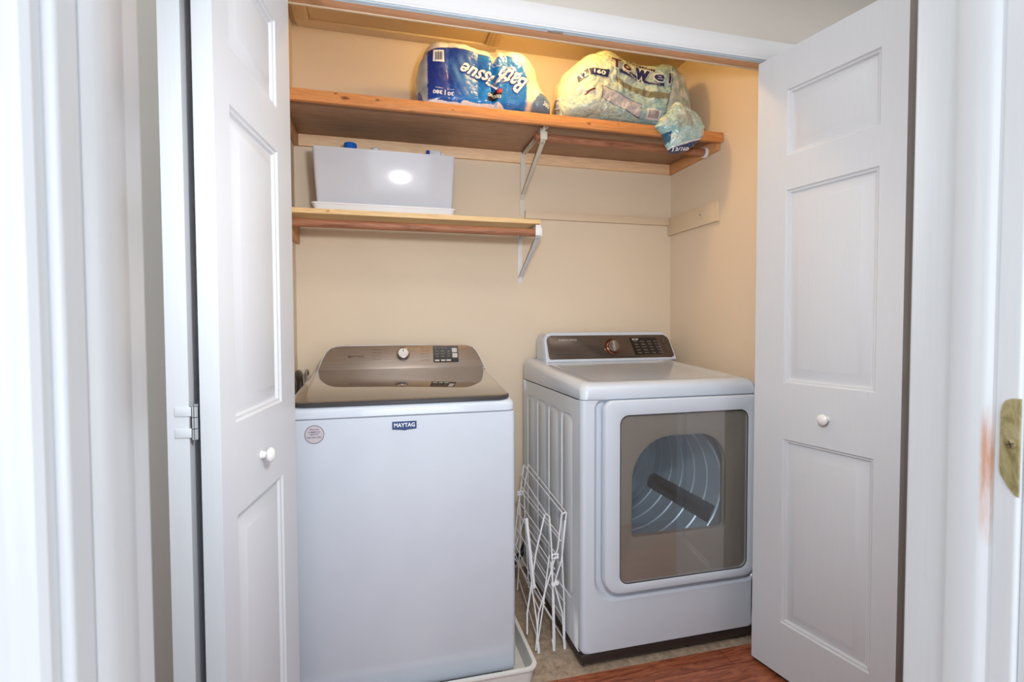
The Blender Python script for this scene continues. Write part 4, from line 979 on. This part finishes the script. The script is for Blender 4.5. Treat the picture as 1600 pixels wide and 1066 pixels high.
bm = flat_quad([(762, 148), (783, 141), (781, 156), (760, 161)], YT, bvt, 0.0014); part('black_label', bm, M['black'], T, 'small black name flash', False)
bm = flat_quad([(775, 143), (784, 141), (783, 147), (776, 149)], YT, bvt, 0.0022); part('red_label', bm, M['ink_red'], T, 'red stripe on the name flash', False)
lettering([('KIRKLAND', 771, 152.5, 0.052, 0.013, -0.05, dict(flip=True, bold=0.02, off=0.003))], T, bvt, 'flash_lettering', YT, M['ink_white'])
bm = flat_quad([(677, 78.5), (693, 80), (694, 98.5), (676, 96.5)], YT, bvt, 0.0014, 8); bcp = part('barcode', bm, M['ink_white'], T, 'white barcode label', False)
bm = nb()
for k in range(9):
    a = 679.5+k*1.35; b2 = flat_quad([(a, 82), (a+(0.7 if k % 3 else 1.0), 82.1), (a+(0.7 if k % 3 else 1.0), 95), (a, 94.9)], YT, bvt, 0.0022, 3); me = bpy.data.meshes.new('t'); b2.to_mesh(me); b2.free(); bm.from_mesh(me); bpy.data.meshes.remove(me)
part('bars', bm, M['ink_dark'], bcp, smooth=False)

# paper towel pack
YP = -0.345
Q = thing('paper_towel_pack', (1.36, -0.24, zs), 'crumpled pale green and yellow paper towel bundle sagging over the shelf end', 'paper towel pack')
pp = [(872, 186), (870, 160), (873, 136), (880, 118), (888, 108), (902, 95), (916, 86), (936, 82), (955, 86), (968, 92), (985, 99), (1004, 106), (1030, 105), (1052, 107), (1057, 116), (1066, 124), (1072, 138), (1077, 158), (1083, 178), (1070, 205), (1050, 212), (1030, 208), (1000, 200), (900, 190)]
poly = [(at(a, b, -0.27).x, at(a, b, -0.27).z) for a, b in pp]
def ridge(v): return 1-abs(noise.noise(v))*2
def disp_p(v, s, r):
    k = 1 if s > 0 else 0.3
    d = -0.018*noise.noise(v*6+Vector((4, 2, 1)))-0.016*abs(noise.noise(v*13))-0.009*abs(noise.noise(v*31+Vector((1, 5, 2))))-0.005*abs(noise.noise(v*70))
    return Vector((0.006*noise.noise(v*22+Vector((9, 0, 0))), d*k, 0.006*noise.noise(v*20+Vector((0, 7, 0)))))
B_ = lambda px, py: at(px, py, YP)
band_t = [(B_(a, b).x, B_(a, b).z) for a, b in ((958, 122), (975, 132), (1000, 141), (1020, 147), (1045, 149))]
band_b = [(B_(a, b).x, B_(a, b).z) for a, b in ((958, 127), (968, 137), (990, 146), (1015, 156), (1045, 159))]
seamx = (B_(1047, 130).x, B_(1034, 200).x)
def paint_p(co):
    x, z = co.x, co.z; n_ = noise.noise(Vector((x*10, z*10, 7))); n2 = noise.noise(Vector((x*90, z*90, 1)))
    k = (x-poly[0][0])/0.50
    g = 0.3+0.9*k+(B_(960, 150).z-z)*2.6+0.5*n_
    c_ = cr((228, 228, 210), (156, 198, 206), g)
    c_ = cr(c_, (214, 216, 196), 0.25+0.5*noise.noise(Vector((x*24, z*24, 2))))
    n2 = noise.noise(Vector((x*190, z*190, 1)))
    if n2 > 0.36 and g > 0.45: c_ = cr(c_, (84, 128, 150), 0.45)
    tt = lerp_line(x, band_t); bb = lerp_line(x, band_b)
    if band_t[0][0] < x < band_t[-1][0] and bb < z < tt: c_ = cr((112, 112, 92), (150, 150, 126), 0.5+n_)
    if x < B_(882, 150).x:
        c_ = cr((214, 206, 190), (240, 216, 176), 0.5+n_)
        if z < B_(875, 134).z and x < B_(881, 150).x: c_ = (40, 48, 84)
    # white text box with outline
    u = (x-B_(970, 160).x)/0.096; v_ = (z-B_(970, 160).z+0.28*(x-B_(970, 160).x))/0.026
    if abs(u) < 1 and abs(v_) < 1: c_ = (196, 196, 206) if (abs(u) < 0.96 and abs(v_) < 0.9) else (70, 76, 110)
    # red swoosh
    f = B_(920, 146); u = (x-f.x)*0.85+(z-f.z)*0.5; v_ = (z-f.z)*0.85-(x-f.x)*0.5
    if abs(u) < 0.024 and abs(v_-0.004*math.cos(u*60)) < 0.0035: c_ = (120, 44, 34)
    sx = seamx[0]+(seamx[1]-seamx[0])*(B_(1047, 130).z-z)/max(1e-6, B_(1047, 130).z-B_(1034, 200).z)
    if x > sx:   # clear crinkled end
        c_ = cr((150, 176, 178), (206, 214, 212), 0.5+1.4*noise.noise(Vector((x*30, z*30, 5))))
    elif x > sx-0.003: c_ = (70, 90, 100)
    return c_
bm = pillow(poly, (B_(965, 150).x, B_(965, 150).z), YP+0.12, 0.13, 0.12, zs+0.0006, disp_p, None, 320, 90, 4.5)
qw, bvq = painted_part('wrapper', bm, Q, paint_p, 'crumpled printed plastic wrapper')
# gathered end hanging over the shelf edge
YE = -0.445
pe = [(1026, 196), (1040, 178), (1058, 158), (1072, 162), (1084, 172), (1096, 184), (1104, 198), (1100, 212), (1088, 224), (1078, 233), (1062, 239), (1050, 237), (1044, 226), (1040, 212)]
poly2 = [(at(a, b, YE).x, at(a, b, YE).z) for a, b in pe]
E_ = lambda px, py: at(px, py, YE)
def disp_e(v, s, r):
    return Vector((0.006*noise.noise(v*24), -0.012*abs(noise.noise(v*22+Vector((2, 2, 2)))) - 0.006*abs(noise.noise(v*50)), 0.006*noise.noise(v*26+Vector((5, 0, 0)))))
def paint_e(co):
    x, z = co.x, co.z; n_ = noise.noise(Vector((x*26, z*26, 9)))
    c_ = cr((150, 196, 204), (214, 226, 224), 0.45+1.3*n_)
    if noise.noise(Vector((x*190, z*190, 4))) > 0.36: c_ = cr(c_, (70, 120, 140), 0.6)
    f = E_(1066, 190); e = math.hypot((x-f.x)/0.055, (z-f.z)/0.035)
    if e+0.9*n_ < 0.8: c_ = cr(c_, (160, 162, 148), 0.6)
    f = E_(1090, 190); e = math.hypot((x-f.x)/0.02, (z-f.z)/0.06)
    if e < 1: c_ = cr(c_, (176, 218, 224), 0.7)
    zz = E_(1060, 228).z + (x-E_(1060, 228).x)*0.35
    if z < zz+0.004: c_ = (226, 230, 232)
    if z < zz-0.002: c_ = (34, 52, 104)
    if x < E_(1046, 212).x and z < E_(1046, 206).z and n_ > -0.2: c_ = (40, 90, 130)
    return c_
bm = pillow(poly2, (E_(1066, 200).x, E_(1066, 200).z), YE+0.024, 0.050, 0.0, 1.5, disp_e, None, 200, 50, 2.6)
ew, bve = painted_part('gathered_end', bm, Q, paint_e, 'clear gathered film end drooping over the shelf')
for v in bm.verts if bm.is_valid else []: pass
tw_ = [('T', 960, 102, 0.046, 0.048, -0.15, dict(bold=0.04, off=0.005)), ('o', 978, 108, 0.040, 0.034, -0.45, dict(bold=0.04, off=0.005))]
tw2 = [('w', 1001, 119, 0.064, 0.056, -0.28, dict(bold=0.05, off=0.005)), ('e', 1026, 125, 0.044, 0.030, -0.25, dict(bold=0.03, off=0.005)), ('l', 1042, 126, 0.011, 0.050, -0.15, dict(bold=0.03, off=0.005))]
lettering([(s, a, b, w_+0.007, h_+0.007, g, dict(k, bold=k['bold']+0.05, off=0.0035)) for s, a, b, w_, h_, g, k in tw_+tw2], Q, bvq, 'letter_outline', YP, M['ink_white'])
lettering(tw_, Q, bvq, 'letter', YP, M['ink_brown']); lettering(tw2, Q, bvq, 'letter', YP, M['ink_navy'])
for pts in (([(918, 109), (948, 114), (946, 125), (919, 120)]), ([(903, 118), (917, 108), (918, 118), (903, 129)])):
    part('number_label', flat_quad(pts, YP, bvq, 0.003, 14), M['ink_navy'], Q, 'navy number patch', False)
lettering([('160', 933, 117, 0.052, 0.018, -0.10, dict(bold=0.03, off=0.005)), ('12', 910.5, 118, 0.028, 0.024, 0.55, dict(bold=0.03, off=0.005)), ('12/160', 880, 152, 0.050, 0.014, PI/2, dict(bold=0.03, off=0.005))], Q, bvq, 'number_lettering', YP, M['ink_white'])
for pts in (([(965, 110), (1000, 123), (999, 130), (965, 116)]), ([(1000, 127), (1034, 134), (1034, 139), (1000, 131)])):
    part('slogan_strip', flat_quad(pts, YP, bvq, 0.003, 14), M['ink_navy'], Q, 'navy slogan strip', False)
lettering([('SUPER THICK', 981, 119.5, 0.070, 0.007, -0.42, dict(bold=0.02, off=0.005)), ('ABSORBENT', 1017, 132.5, 0.062, 0.006, -0.20, dict(bold=0.02, off=0.005))], Q, bvq, 'slogan_lettering', YP, M['ink_white'])
lettering([('PREMIUM', 1004, 104, 0.110, 0.013, -0.32, dict(bold=0.02, off=0.003))], Q, bvq, 'top_lettering', YP, M['ink_brown'])
bm = flat_quad([(1010, 170), (1032, 175), (1029, 188), (1009, 184)], YP, bvq, 0.002, 8); bcp = part('barcode', bm, M['bottle'], Q, 'white barcode label', False)
bm = nb()
for k in range(8):
    a = 1013+k*1.9; b2 = flat_quad([(a, 173+k*0.45), (a+0.9, 173.2+k*0.45), (a+0.7, 183+k*0.4), (a-0.2, 182.8+k*0.4)], YP, bvq, 0.0032, 3); me = bpy.data.meshes.new('t'); b2.to_mesh(me); b2.free(); bm.from_mesh(me); bpy.data.meshes.remove(me)
part('bars', bm, M['ink_brown'], bcp, smooth=False)
lettering([('12/160', 1062, 234, 0.075, 0.012, 0.12, dict(bold=0.03, off=0.003))], Q, bve, 'end_lettering', YE, M['ink_white'])
